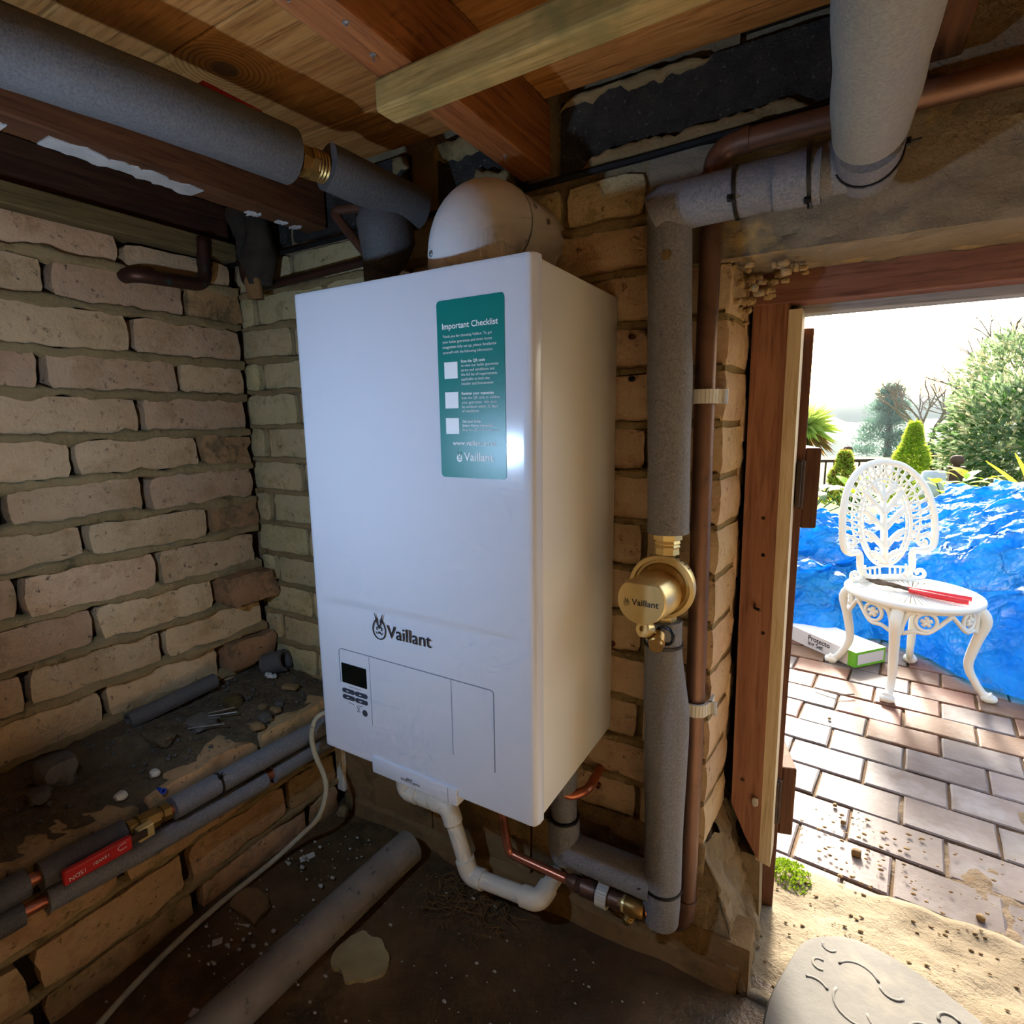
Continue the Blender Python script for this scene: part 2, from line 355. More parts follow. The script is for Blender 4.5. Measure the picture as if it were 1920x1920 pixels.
def rough_slab(fn, u0, u1, v0, v1, nu, nv, amp, fr, back, seed=0):
    """slab with a rough front, closed at the back"""
    m = MB(); g = lambda a, b: fn(u0+(u1-u0)*a, v0+(v1-v0)*b, amp*N((u0+(u1-u0)*a)*fr+seed, (v0+(v1-v0)*b)*fr, seed*1.7))
    m.grid(nu, nv, g)
    b = [fn(u0, v0, -back), fn(u1, v0, -back), fn(u1, v1, -back), fn(u0, v1, -back)]
    n = len(m.v); m.v += b
    e = [list(range(nu+1)), [j*(nu+1)+nu for j in range(nv+1)], [nv*(nu+1)+i for i in range(nu, -1, -1)], [j*(nu+1) for j in range(nv, -1, -1)]]
    for k in range(4): m.f.append(tuple(reversed(e[k]))+(n+k, n+(k+1) % 4))
    m.f.append((n+3, n+2, n+1, n)); return m
def brick(parent, fn, u0, u1, v0, v1, depth=.05, face=0., mat='brick_buff', rough=1., seed=0, tilt=0., splay=0., name='brick', **kw):
    nu = max(4, int((u1-u0)/.028)); nv = 4; r = .0035
    def f(a, b):
        u = u0+(u1-u0)*a; v = v0+(v1-v0)*b; s = seed*5.3
        ed = min(a*(u1-u0), (1-a)*(u1-u0), b*(v1-v0), (1-b)*(v1-v0))
        w = face+rough*(.0030*N(u*22, v*22, s)+.0016*N(u*60, v*60, s))
        if ed < 1e-6:
            w -= r*(.9+.6*rough*N(u*50, v*50, s+3))
            u += rough*.0045*N(u*30+9, v*30, s+1) - (.002 if a == 1 else -.002 if a == 0 else 0); v += rough*.0045*N(u*30, v*30+7, s+2)
            if a in (0, 1) and b in (0, 1): u += .0035*(1 if a == 0 else -1); v += .003*(1 if b == 0 else -1)
        v += tilt*(a-.5)
        return fn(u, v, w)
    m = MB(); m.grid(nu, nv, f)
    e = list(range(nu+1))+[j*(nu+1)+nu for j in range(1, nv+1)]+[nv*(nu+1)+i for i in range(nu-1, -1, -1)]+[j*(nu+1) for j in range(nv-1, 0, -1)]
    c = fn((u0+u1)/2, (v0+v1)/2, 0); nrm = fn((u0+u1)/2, (v0+v1)/2, 1)-c; n = len(m.v)
    for i in e:
        p = m.v[i].copy(); w = (p-c).dot(nrm); m.v.append(p-nrm*(w+depth)+(Vector((splay, 0, 0)) if splay and p.x > c.x+.6*(u1-u0)/2 else Vector()))
    for i in range(len(e)): j = (i+1) % len(e); m.f.append((e[j], e[i], n+i, n+j))
    return m.build(name, mat, parent, smooth=50, loc=fn((u0+u1)/2, v0, face-.02), **kw)
def mortar_bed(parent, fn, u0, u1, v0, v1, face=-.002, seed=0, mat='mortar', smear=.006, amp=.004, step=.011):
    nu = max(3, int((u1-u0)/step)); nv = 5
    def f(a, b):
        u = u0+(u1-u0)*a; v = v0+(v1-v0)*b
        if b > .5: v += smear*(N(u*18, seed*3.1)+.5*N(u*55, seed))*2*(b-.5)
        else: v -= smear*(N(u*18, seed*3.1+50)+.5*N(u*55, seed+9))*2*(.5-b)
        w = face+amp*(N(u*14, v*20, seed)+.6*N(u*60, v*60, seed))
        if b in (0, 1): w = -.02
        return fn(u, v, w)
    return MB().grid(nu, nv, f).build('mortar_bed', mat, parent, smooth=True, loc=fn((u0+u1)/2, v0, 0))

# ---- floor and threshold
def ff(a, b):
    x, y = -1.0+2.12*a, -2.3+2.33*b
    z = FLOOR_Z+.010*N(x*3, y*3)+.006*N(x*14, y*14, 4)+.03*max(0, -.35-x)*max(0, 1-abs(y+.25))
    return Vector((x, y, z))
m = MB().grid(108, 94, ff); n = len(m.v)
struct('floor', m, 'floor_wet', smooth=True, loc=(0, -1, FLOOR_Z))
m = rough_slab(lambda u, v, w: Vector((u, v, FLOOR_Z+.004+w-.09*max(0, v-.13))), .175, 1.02, -.01, .34, 60, 26, .010, 22, .15, 3)
mottle('threshold_sand', S(144, 131, 108), S(120, 107, 86), 12, .95, S(108, 96, 72), (.6, .7), 40, .8, .005, 80, (1, 1))
tr3 = struct('trim_3', m, 'threshold_sand', smooth=True)
m = MB()
for i in range(420):
    x = .19+.8*random.random(); y = -.005+.34*random.random(); s = .0008+.0026*random.random()**2.5
    m.rock((x, y, FLOOR_Z+.006-.09*max(0, y-.13)+.010*N(x*22+3, y*22, 5.1)), (s*1.5, s, s*.6), i, 1, .4)
m.build('threshold_litter', 'stone_buff', tr3, kind='stuff')

# ---- back wall: slab, brick courses, mortar
wb = rough_slab(lambda u, v, w: FB(u, v, w-.012), -1.02, .15, -.45, 1.06, 40, 44, .006, 25, .17, 1)
wall_back = struct('wall_back', wb, 'mortar_grey', loc=(-.4, .1, -.45), smooth=40)
ZB = [-.25, -.175, -.095, -.02, .055, .130, .205, .281, .357, .433, .509, .588, .658, .732, .804, .876]
k = 0
for r in range(len(ZB)-1):
    z0, z1 = ZB[r]+.005, ZB[r+1]-.005
    xr = .157; edges = []
    first = .112 if r % 2 else .222
    xs = [xr]; x = xr-first; xs.append(x)
    while x > -.92: x -= .228 if True else 0; xs.append(max(x, -.93))
    if r == len(ZB)-2: xs = [.036, -.098, -.30, -.52, -.74, -.93]
    for j in range(len(xs)-1):
        x0, x1 = xs[j+1]+.005, xs[j]-.004
        if x1-x0 < .03: continue
        if r == len(ZB)-3 and j == 0: x1 = min(x1, .157)
        k += 1
        mid = (x0+x1)/2
        mat = 'brick_pale' if mid < -.36 else ('brick_pale' if r == len(ZB)-2 else 'brick_back')
        if j == 0 and r < len(ZB)-2:          # corner brick of the door pier, its reveal face shows too
            mb_ = MB(); nz_, ny_, nx_ = 4, 7, 6; X_ = lambda y_: .156+.010*(y_-.01)/.12
            jit = lambda v, s: v+Vector((.0022*N(v.y*30, v.z*30, k+s), .0022*N(v.x*30, v.z*30, k+s+4), .002*N(v.x*30, v.y*30, k+s+8)))
            mb_.grid(nx_+ny_, nz_, lambda a, b: jit((lambda t: Vector((x0+(X_(.011)-x0)*min(1, t/nx_), .011, 0)) if t <= nx_ else Vector((X_(.011+.118*(t-nx_)/ny_), .011+.118*(t-nx_)/ny_, 0)))(a*(nx_+ny_))+Vector((-.003 if b in (0, 1) and a*(nx_+ny_) >= nx_ else 0, .003 if b in (0, 1) and a*(nx_+ny_) <= nx_ else 0, z0+(z1-z0)*b)), 0))
            e_ = [i_ for i_ in range(nx_+ny_+1)]; w_n = nx_+ny_+1; inner_ = len(mb_.v)
            mb_.v += [Vector((x0, .10, z0)), Vector((x0, .10, z1))]
            mb_.f += [(i_, i_+1, inner_) for i_ in range(nx_+ny_)]+[(nz_*w_n+i_+1, nz_*w_n+i_, inner_+1) for i_ in range(nx_+ny_)]
            mb_.build('brick', mat, wall_back, smooth=40, loc=((x0+X_(0))/2, .05, z0)); continue
        brick(wall_back, FB, x0, x1, z0, z1, .13 if j == 0 and r < len(ZB)-2 else .03, .003*math.sin(k*2.3), mat, .7 if j == 0 else 1.0, k, splay=.010 if j == 0 and r < len(ZB)-2 else 0)
    a = -.92; 
    mortar_bed(wall_back, FB, -.92, .150, z0-.013, z0+.004, .0015, r+3, 'mortar', .008, .004)
m = MB(); m.add([(.09, .016, -.25), (.1525, .016, -.25), (.1620, .135, -.25), (.09, .135, -.25), (.09, .016, .80), (.1525, .016, .80), (.1620, .135, .80), (.09, .135, .80)], [(0,3,2,1),(4,5,6,7),(0,1,5,4),(1,2,6,5),(2,3,7,6),(3,0,4,7)]); m.build('reveal_fill', 'mortar', wall_back)
MB().box((.09, .13, -.40), (.1565, .205, .86)).build('reveal_fill', 'mortar_dark', wall_back)  # dark fill added to close the bright gap beside the post
MB().box((.150, .1695, -.40), (.224, .20, .86)).build('frame_light_block', 'mortar_dark', wall_back)  # unseen block added behind the post to stop light leaking in
# second reveal brick course behind the first (set back towards the door frame)
for r in range(2, len(ZB)-2):
    z0, z1 = ZB[r]-.03, ZB[r+1]-.045
    m = MB().bbox((.05, .118, z0), (.163+.004*math.sin(r*2.1), .20, z1+.006), .004); m.build('brick', 'brick_back', wall_back)
# tar line, dark blocks and lumps of mortar under the ceiling
MB().tube(dense([(-.93, .004, .873), (-.4, .0, .874), (-.1, -.002, .878), (.03, -.003, .879), (.26, -.003, .886)], .02), .005, 6).build('damp_course', 'tar', wall_back)
for (x0, x1, z0, z1, sd_) in ((-.102, .285, .888, .990, 1), (-.338, -.165, .892, .990, 2), (-.50, -.405, .892, .990, 3), (-.72, -.52, .892, .990, 4), (-.93, -.74, .892, .99, 5)):
    m = rough_slab(FB, x0, x1, z0, z1, int((x1-x0)/.01), 10, .0018, 70, .05, sd_)
    m.build('block', 'black_block', wall_back, smooth=40)
def lump(fn, outline_u, base, top, face, seed, mat='mortar', name='mortar_lump'):
    u0, u1 = outline_u; nu = int((u1-u0)/.006)
    def f(a, b):
        u = u0+(u1-u0)*a; t = top+.014*N(u*22, seed)+.008*N(u*70, seed); bt = base+.006*N(u*22, seed+5)
        if top < base: t, bt = bt, t
        edge = min(1, a*8, (1-a)*8)
        v = bt+(t-bt)*(b*edge)
        w = face*min(1, edge*1.5)*(1 if 0 < b < 1 else -.3)+.002*N(u*60, v*60, seed)
        return fn(u, v, w)
    return MB().grid(nu, 5, f).build(name, mat, wall_back, smooth=True, loc=fn((u0+u1)/2, base, 0))
lump(FB, (-.075, .262), .884, .908, .012, 3); lump(FB, (-.105, .12), .992, .980, .010, 8)
lump(FB, (-.345, -.25), .988, .955, .014, 5); lump(FB, (-.26, -.18), .892, .925, .016, 7); lump(FB, (-.44, -.40), .99, .965, .008, 9)
# concrete plinth of the back wall: two courses of big stones, mortar bench on top
x = -.66
for i, (wd, zt) in enumerate(((.27, -.185), (.24, -.185), (.158, -.185), (.150, -.19))):
    m = rough_slab(lambda u, v, w: Vector((u, -.004-w, v)), x, x+wd-.006, -.40, zt, 18, 14, .007, 16, .05, i+4); m.build('plinth_stone', 'plinth_stone', wall_back, smooth=40); x += wd
m = rough_slab(lambda u, v, w: Vector((u, -.006+.020*v-.004*N(u*9, v*3), -.19+.028*v+w)), -.66, .16, 0, 1, 70, 6, .006, 30, .02, 9); m.build('mortar_bench', 'mortar_grey', wall_back, smooth=True)
m = rough_slab(lambda u, v, w: Vector((u, -.016-w-.02*max(0, -.36-v)*10, v)), -.62, .22, -.40, -.345, 60, 6, .010, 12, .04, 12); m.build('mortar_skirt', 'plinth_stone', wall_back, smooth=True)
# cement haunching at the foot of the door pier
def fh(a, b):
    o = 1-b; t = a
    wob = .016*N(a*7, b*4, 2)+.008*N(a*22, b*12, 5)+.004*N(a*60, b*34, 7)
    z = -.40+b*(.215+.055*max(0, t-.4))+.008*N(a*16, 3)
    if t < .42:                                   # front of the pier
        x = .075+.165*(t/.42); y = .006-.020*o-.5*wob
        x = min(x, .158+.080*o**.8+wob*.5)
    else:                                         # down the reveal
        q = (t-.42)/.58; x = .160+.078*o**.8+wob; y = .002-.012*o+.165*q
    return Vector((x, y, z))
m = MB().grid(64, 34, fh)
m.build('cement_haunch', 'mortar_grey', wall_back, smooth=True, loc=(.19, .03, -.4))
m = rough_slab(lambda u, v, w: Vector((u, -.010-w, v)), .06, .236, -.395, -.30, 16, 10, .008, 18, .06, 21); m.build('plinth_stone', 'plinth_stone', wall_back, smooth=40)
# drilled wall plugs
for (x, z, mt) in ((.018, .640, 'plug_brown'), (.020, .578, 'print_dark'), (-.004, .148, 'plug_brown'), (-.012, .088, 'plug_brown'), (-.025, -.12, 'plug_brown')):
    MB().lathe([(-.004, .0045), (.004, .0045), (.004, .0028), (-.002, .0028)], (x, .009, z), (0, -1, 0), 14).build('wall_plug', mt, wall_back, smooth=40)

# ---- upper left wall
wallL = struct('wall_left', rough_slab(lambda u, v, w: FL(u, v, w-.035), -2.3, .03, -.20, 1.06, 60, 40, .008, 20, .12, 2), 'mortar_dark', smooth=40, loc=(-.95, -1, -.2))
ZL = [-.142, -.064, .016, .096, .178, .264, .340, .418, .497, .576, .650, .733, .811, .868]
JO = [[.012, -.123, -.363], [-.002, -.242, -.476], [.045, -.120, -.360], [-.006, -.236, -.465], [.008, -.117, -.355], [.001, -.241, -.467],
      [.006, -.119, -.358], [.003, -.232, -.47], [.006, -.149, -.387], [.004, -.235, -.47], [.012, -.121, -.359], [-.010, -.235, -.47]]
k = 100
for r in range(13):
    z0, z1 = ZL[r]+.005, ZL[r+1]-.005
    js = [.02, -.135, -.363] if r == 0 else list(JO[r-1])
    while js[-1] > -2.2: js.append(js[-1]-.235)
    for j in range(len(js)-1):
        y1, y0 = js[j]-.005, js[j+1]+.005; k += 1
        if y1 < -1.25 and j > 6: break
        broken = (r, j) in ((1, 0), (3, 0), (5, 0), (7, 0), (11, 0))
        fc = .004*math.sin(k*1.7); mt = 'brick_buff'; rg = 1.1; tl = .0
        if broken: mt = 'brick_broken'; rg = 3.2; fc = .004
        if (r, j) == (3, 0): fc = .05; y1 = .005
        if (r, j) == (1, 0): fc = .030
        tl = .004*math.sin(k*.9)
        zz1 = z1+(.010 if r == 12 and j else 0)
        brick(wallL, FL, y0, y1, z0+.002*math.sin(k), zz1+.002*math.cos(k*1.3), .06+max(0, fc), fc, mt, rg, k, tl)
    mortar_bed(wallL, FL, -1.6, .0, z0-.016, z0+.008, .0045, r+31, 'mortar', .016, .006)
# rubble ledge on top of the lower wall
def fe(a, b):
    y = -2.3+2.31*a; x = -.93+.268*b
    z = -.070-.030*b+.012*N(x*16, y*16, 2)+.006*N(x*60, y*60, 5)+.02*max(0, N(x*5, y*5, 8))*(1-b)
    if b > .97: z -= .035
    return Vector((x, y, z))
wallK = struct('wall_left_base', rough_slab(lambda u, v, w: FK(u, v, w-.02), -2.3, .03, -.42, -.11, 60, 14, .008, 18, .26, 6), 'mortar_dark', smooth=40, loc=(-.8, -1, -.42))
MB().grid(230, 22, fe).build('ledge_rubble', 'soil', wallK, smooth=True, loc=(-.8, -1, -.1), kind='stuff')
ZK = [-.395, -.322, -.235, -.150, -.090]
k = 300
for r in range(4):
    off = (.0, -.11, .02, -.06)[r]; y1 = -.012
    js = [y1, y1-(.09, .14, .20, .20)[r]]
    while js[-1] > -1.3: js.append(js[-1]-(.235+.02*math.sin(r*3+len(js))))
    for j in range(len(js)-1):
        k += 1; z0, z1 = ZK[r]+.007, ZK[r+1]-.007
        fc = .004*math.sin(k*1.3)+(.006 if r == 3 else 0)
        brick(wallK, FK, js[j+1]+.006, js[j]-.006, z0, z1, .09 if r == 3 else .05, fc, 'brick_low', 1.7, k, .005*math.sin(k*2.2))
    mortar_bed(wallK, FK, -1.4, .0, ZK[r]-.008, ZK[r]+.008, -.003, r+61, 'mortar', .008, .006)

# ---- right and rear wall of the store (behind the camera), pale colour and close right wall added for bounce light
struct('wall_right', MB().box((1.12, -2.35, -.45), (1.25, .2, 1.06)), 'pale_bounce_wall')
struct('wall_rear', MB().box((-1.05, -2.45, -.45), (1.25, -2.3, 1.06)), 'pale_bounce_wall')
m = MB().box((1.02, .0, -.45), (1.12, .2, .876)); struct('wall_back_right', m, 'brick_low')

struct('wall_back_head', MB().box((.14, .034, .876), (1.05, .2, 1.06)), 'mortar_grey')
# ---- ceiling boards, joists
ceil = struct('ceiling', MB().box((-1.05, -2.45, 1.012), (1.25, .25, 1.06)), 'mortar_dark')
y = -.010; bi = 0
while y > -2.3:
    wdt = .1165
    m = MB().bbox((-.96, y-wdt+.0015, .990+.001*math.sin(bi*2.1)), (1.115, y, 1.012), .002)
    m.build('board', 'pine_board_knot' if bi == 2 else 'pine_board', ceil, loc=(-.35 if bi == 2 else .3, y-wdt, .99)); y -= wdt; bi += 1
def timber(name, a, b, mat, label, cat, r=.003, grp=None):
    return MB().bbox(a, b, r).build(name, mat, label=label, cat=cat, group=grp)
jA = timber('ceiling_joist', (-.165, -2.28, .890), (-.115, .006, .9885), 'joist_wood', 'orange brown ceiling joist crossed by the pale batten above the flue', 'joist', grp='ceiling joists')
jC = timber('ceiling_joist', (-.668, -2.28, .897), (-.612, .006, .9885), 'joist_dark', 'dark red brown joist with flaking white paint beside the left insulated pipe', 'joist', grp='ceiling joists')
jD = timber('ceiling_joist', (.330, -2.28, .905), (.385, .006, .9885), 'joist_dark', 'dark ceiling joist above the door lintel at the right', 'joist', grp='ceiling joists')
for (y, x, h) in ((-.45, -.146, .005), (-.352, -.14, .007), (-.09, -.14, .008), (-.40, -.128, .004)):
    MB().lathe([(-.002, .0035), (.001, .0035), (.002, .0012), (h, .001)], (x, y, .890), (.1, 0, -1), 8).build('nail', 'steel', jA)
def flake(parent, pts, mat='paint_flake', th=.002):
    m = MB(); c = [sum(p[0] for p in pts)/len(pts), sum(p[1] for p in pts)/len(pts)]
    fnz = lambda u, v, w: Vector((u, v, .897-w))
    m.prism(pts, fnz, -.0005, th); m.build('paint_flake', mat, parent)
def rag_outline(y0, y1, x0, x1, seed, n=26):
    P = []
    for i in range(n): t = i/(n-1); P.append((x1+.014*N(t*7, seed)+.008*N(t*24, seed), y0+(y1-y0)*t))
    for i in range(n): t = 1-i/(n-1); P.append((x0+.014*N(t*7, seed+9)+.008*N(t*24, seed+3), y0+(y1-y0)*t))
    return P
flake(jC, rag_outline(-.445, -.235, -.666, -.630, 2)); flake(jC, rag_outline(-.52, -.485, -.664, -.640, 5)); flake(jC, rag_outline(-.14, -.115, -.664, -.650, 6)); flake(jC, rag_outline(-.08, -.06, -.660, -.648, 7)); flake(jC, rag_outline(-.045, -.03, -.660, -.645, 8))
rz = Matrix.Rotation(math.radians(-1.5), 3, 'Z')
bt = MB().bbox((-.168, -.322, .856), (1.10, -.288, .8895), .004, rz, (-.168, -.305, .87)).build('ceiling_batten', 'batten_wood', label='pale greenish sawn batten nailed under the ceiling joists', cat='batten')
timber('wall_plank', (-.945, -2.28, .908), (-.902, -.012, .988), 'plank_dark', 'dark brown plank along the top of the left brick wall', 'plank')
timber('wall_plate', (-.945, -2.28, .870), (-.880, -.012, .9065), 'plate_green', 'greenish timber wall plate resting on the left bricks', 'plank')
# ---- lintel
ml = rough_slab(lambda u, v, w: Vector((u, -.002-w+.004*v, .728+.150*v+.012*(u-.16)*0)), .042, 1.12, 0, 1, 90, 16, .006, 26, .118, 4)
trim2 = struct('trim_2', ml, 'concrete_lintel', smooth=40)
m = rough_slab(lambda u, v, w: Vector((u, v, .729-w)), .160, 1.05, .004, .118, 90, 14, .007, 24, .01, 8); m.build('lintel_soffit', 'concrete_lintel', trim2, smooth=True)
m = MB()
for i in range(26):
    x = .19+.10*random.random(); m.rock((x, .004+.02*random.random(), .735+.025*random.random()-.05*(x-.19)), (.010+.008*random.random(), .006, .008), i, 1, .5)
for i in range(60):
    a_ = random.random(); y_ = .002+.112*random.random(); x_ = .152+.09*random.random()**1.6; z_ = .722-.075*random.random()**1.5*(1-(x_-.152)/.09)
    m.rock((x_, y_, z_), (.004+.006*random.random(), .006, .003+.004*random.random()), i+60, 2, .55)
mottle('foam_yellow', S(172, 146, 104), S(142, 118, 82), 30, .9, bmp=.9)
m.build('expanding_foam', 'foam_yellow', trim2, smooth=True, kind='stuff')
# ---- door frame
frame = empty('trim_1', (.20, .15, -.25), kind='structure')
post = MB(); P = [(.174, -.40), (.224, -.40), (.222, .728), (.172, .728)]
P = [(.180, -.150), (.205, -.205), (.229, -.245), (.2245, .2), (.2195, .728), (.170, .728), (.175, .2)]
post.prism(P, lambda u, v, w: Vector((u, w, v)), .120, .168); post.build('post', 'frame_wood', frame)
MB().prism([(.2245, -.245), (.2475, -.25), (.2430, .2), (.2385, .675), (.2200, .675), (.2235, .2)], lambda u, v, w: Vector((u, w, v)), .1215, .178).build('stop_strip', 'frame_skylit', frame)
MB().prism([(.2305, -.245), (.236, -.40), (.17, -.40), (.17, -.245)], lambda u, v, w: Vector((u, w, v)), .13, .175).build('post_foot', 'mortar_grey', frame)
MB().bbox((.165, .119, .684), (1.02, .168, .790), .002).build('head', 'frame_wood_x', frame)
MB().bbox((.222, .155, .671), (1.02, .185, .690), .002).build('head_stop', 'head_pale', frame)
MB().bbox((1.00, .12, -.40), (1.05, .168, .728), .002).build('post', 'frame_wood', frame)
for (x, z) in ((.203, .36), (.206, .30), (.213, .17), (.196, -.1)):
    MB().lathe([(-.001, .003), (.0006, .003)], (x, .120, z), (0, -1, 0), 10).build('knot', 'plank_dark', frame)
MB().tube([(.198, .12, .214), (.199, .112, .213), (.208, .106, .212)], .0025, 8).build('nail', 'rust_iron', frame)
m = MB(); m.rock((.218, .117, -.133), (.006, .004, .010), 3, 2, .6); m.build('cobweb_lump', 'litter_white', frame)
# ---- door leaf, open outwards and swung back against the outside wall
door = empty('door_1', (.240, .190, -.40), kind='structure')
Rd = Matrix.Rotation(math.radians(17), 3, 'Z')
def DW(a, b): return (tuple(a), tuple(b))
pv = (.240, .190, -.40)
for i in range(6):
    MB().bbox((.229, .186+.105*i, -.405), (.252, .186+.105*i+.102, .655), .002, Rd, pv).build('plank', 'door_wood', door)
for (z0, z1) in ((.335, .468), (-.235, -.102)):
    MB().bbox((.2525, .190, z0), (.277, .80, z1), .003, Rd, pv).build('rail', 'rail_wood', door)
for (z0, z1) in ((.372, .446), (-.198, -.120)):
    h = MB().bbox((.2425, .166, z0), (.250, .1900, z1), .0015).build('hinge', 'rust_iron', door)
    MB().tube([(.2505, .1775, z0-.002), (.2505, .1775, z1+.002)], .0042, 12).build('hinge_pin', 'rust_iron', door)

# ================================================================== BOILER
FF = lambda u, v, w: Vector((u, -.270-w, v))
boiler = empty('boiler', (-.1955, -.13, 0), 'white wall-hung gas boiler with a green checklist sticker on its front', 'boiler')
MB().bbox((-.389, -.2475, .002), (-.002, .004, .698), .004).build('body', 'boiler_side', boiler, smooth=40)
def fpanel():
    nu, nv = 78, 140; rr = .008; m = MB()
    def f(a, b):
        u = -.391*(1-a); v = .70*b; w = 0.
        lo = .216-.045*max(0, 1-((u+.1955)/.19)**2); cr = .2555-.004*((u+.17)/.17)**2
        ed = max(0, min(1, (min(u+.391, -u)-.012)/.03))
        if lo < v < cr: t = (cr-v)/(cr-lo); w -= .0035*ed*(1-t)**1.5*min(1, t*14)
        e = min(u+.391, -u)
        if e < rr: w -= rr-math.sqrt(max(0, rr*rr-(rr-e)**2))
        e = min(v, .70-v)
        if e < .003: w -= .003-math.sqrt(max(0, .003**2-(.003-e)**2))
        return FF(u, v, w)
    us = [0, .002, .005, .009, .014, .02]
    A = [x/.391 for x in us]+[.02/.391+(1-.04/.391)*i/66 for i in range(1, 66)]+[1-x/.391 for x in reversed(us)]
    B = [0, .0012, .003, .006]; B = [x/.70 for x in B]+[.006/.7+(1-.012/.7)*i/130 for i in range(1, 130)]+[1-x/.7 for x in reversed([0, .0012, .003, .006])]
    na, nb = len(A), len(B)
    m.add([f(a, b) for b in B for a in A], [(j*na+i, j*na+i+1, (j+1)*na+i+1, (j+1)*na+i) for j in range(nb-1) for i in range(na-1)])
    e = [i for i in range(na)]+[j*na+na-1 for j in range(1, nb)]+[(nb-1)*na+i for i in range(na-2, -1, -1)]+[j*na for j in range(nb-2, 0, -1)]
    n = len(m.v)
    for i in e: p = m.v[i]; m.v.append(Vector((p.x, -.2485, p.z)))
    for i in range(len(e)): j = (i+1) % len(e); m.f.append((e[j], e[i], n+i, n+j))
    m.f.append(tuple(n+i for i in range(len(e)))); return m
fp = fpanel().build('front_panel', 'boiler_white', boiler, smooth=35)
def rrect(u0, u1, v0, v1, r, n=5):
    P = []
    for cx, cy, a0 in ((u1-r, v1-r, 0), (u0+r, v1-r, 90), (u0+r, v0+r, 180), (u1-r, v0+r, 270)):
        P += [(cx+r*math.cos(math.radians(a0+90*i/n)), cy+r*math.sin(math.radians(a0+90*i/n))) for i in range(n+1)]
    return P
# control flap outline and seams
P = [(-.061, .060), (-.061, .170)]+[(-.066+.005*math.cos(math.radians(a)), .170+.005*math.sin(math.radians(a))) for a in (30, 60, 90)]+[(-.338, .176), (-.343, .172), (-.343, .12)]
MB().strip(P, .0013, FF, -.0005, .0004).build('flap_seam', 'boiler_line', boiler)
for x in (-.280, -.129): MB().strip([(x, .174), (x, .064)], .0008, FF, -.0005, .0003).build('flap_seam', 'boiler_line', boiler)
MB().prism(rrect(-.339, -.287, .1215, .1535, .0015), FF, -.001, .0008).build('display', 'display_black', boiler)
for (u, v) in ((-.340, .1085), (-.313, .1085), (-.340, .0980), (-.313, .0980)):
    b = MB().prism(rrect(u, u+.0255, v-.0035, v+.0035, .003), FF, -.001, .0012).build('button', 'button_grey', boiler)
    MB().prism(rrect(u+.009, u+.014, v-.0006, v+.0006, .0005), FF, .0010, .0015).build('symbol', 'sticker_white', b)
MB().lathe([(-.001, .0052), (.0008, .0052), (.0011, .0046)], (-.2945, -.270, .0805), (0, -1, 0), 24).build('reset_button', 'button_grey', boiler)
m = MB(); m.strip([(-.311, .087), (-.305, .078)], .0006, FF, 0, .0004); m.strip([(-.305, .087), (-.311, .078)], .0006, FF, 0, .0004)
m.build('symbol', 'print_dark', boiler)
for q_ in ([(-.328, .0915), (-.328, .0895), (-.317, .0885)], [(-.300, .0915), (-.300, .0895), (-.311, .0885)], [(-.326, .1165), (-.300, .1165)]): MB().strip(q_, .0005, FF, 0, .0004).build('symbol', 'print_dark', boiler)
def emblem(fn, cu, cv, h, mat, parent, solid=None):
    """egg-shaped ring with a hare's head and two ears"""
    k = h/1.0; m = MB()
    egg = lambda t, s=1: (cu+k*s*.30*math.cos(t)*(1+.10*math.sin(t)*-1), cv+k*(-.10+s*.38*math.sin(t)))
    ring = [egg(2*math.pi*i/40) for i in range(40)]
    if solid: MB().prism(ring, fn, 0, .0004).build('emblem_disc', solid, parent)
    gap = [p for i, p in enumerate(egg(math.radians(118+ (360-56)*i/44)) for i in range(45))]
    w0, w1 = (.0004, .0008) if solid else (0, .0005)
    if not solid: m.strip(gap, k*.042, fn, w0, w1)
    for s in (-1, 1):
        m.strip([(cu+s*k*.07, cv+k*.02), (cu+s*k*.10, cv+k*.22), (cu+s*k*.20, cv+k*.48)], [k*.03, k*.075, k*.02], fn, w0, w1)
        m.strip([(cu+s*k*.05, cv-k*.02), (cu+s*k*.13, cv-k*.06), (cu+s*k*.10, cv-k*.16)], k*.04, fn, w0, w1)
        m.strip([(cu+s*k*.03, cv-k*.24), (cu+s*k*.10, cv-k*.30), (cu+s*k*.17, cv-k*.22)], k*.025, fn, w0, w1)
    m.strip([(cu, cv+k*.06), (cu, cv-k*.10)], [k*.09, k*.03], fn, w0, w1); m.prism([(cu-k*.05, cv-k*.20), (cu+k*.05, cv-k*.20), (cu, cv-k*.28)], fn, w0, w1)
    return m.build('emblem', mat, parent)
emblem(FF, -.2560, .2265, .040, 'print_dark', boiler)
text_mesh('Vaillant', FF, -.2412, .2130, width=.0805, bold=.006).build('lettering', 'print_dark', boiler)
grip = MB().bbox((-.283, -.2735, -.0125), (-.1225, -.235, .0145), .0025).build('grip', 'boiler_white', boiler, smooth=35)
FG = lambda u, v, w: Vector((u, -.2736-w, v))
MB().strip([(-.138, .0125), (-.138, -.0105)], .0006, FG, 0, .0002).build('seam', 'boiler_line', grip)
text_mesh('eco', FG, -.2245, -.0040, width=.0105).build('lettering', 'print_dark', grip)
text_mesh('FIT', FG, -.2135, -.0040, width=.0110, bold=.025).build('lettering', 'print_dark', grip)
text_mesh('pure', FG, -.2015, -.0045, width=.0125).build('lettering', 'print_dark', grip)
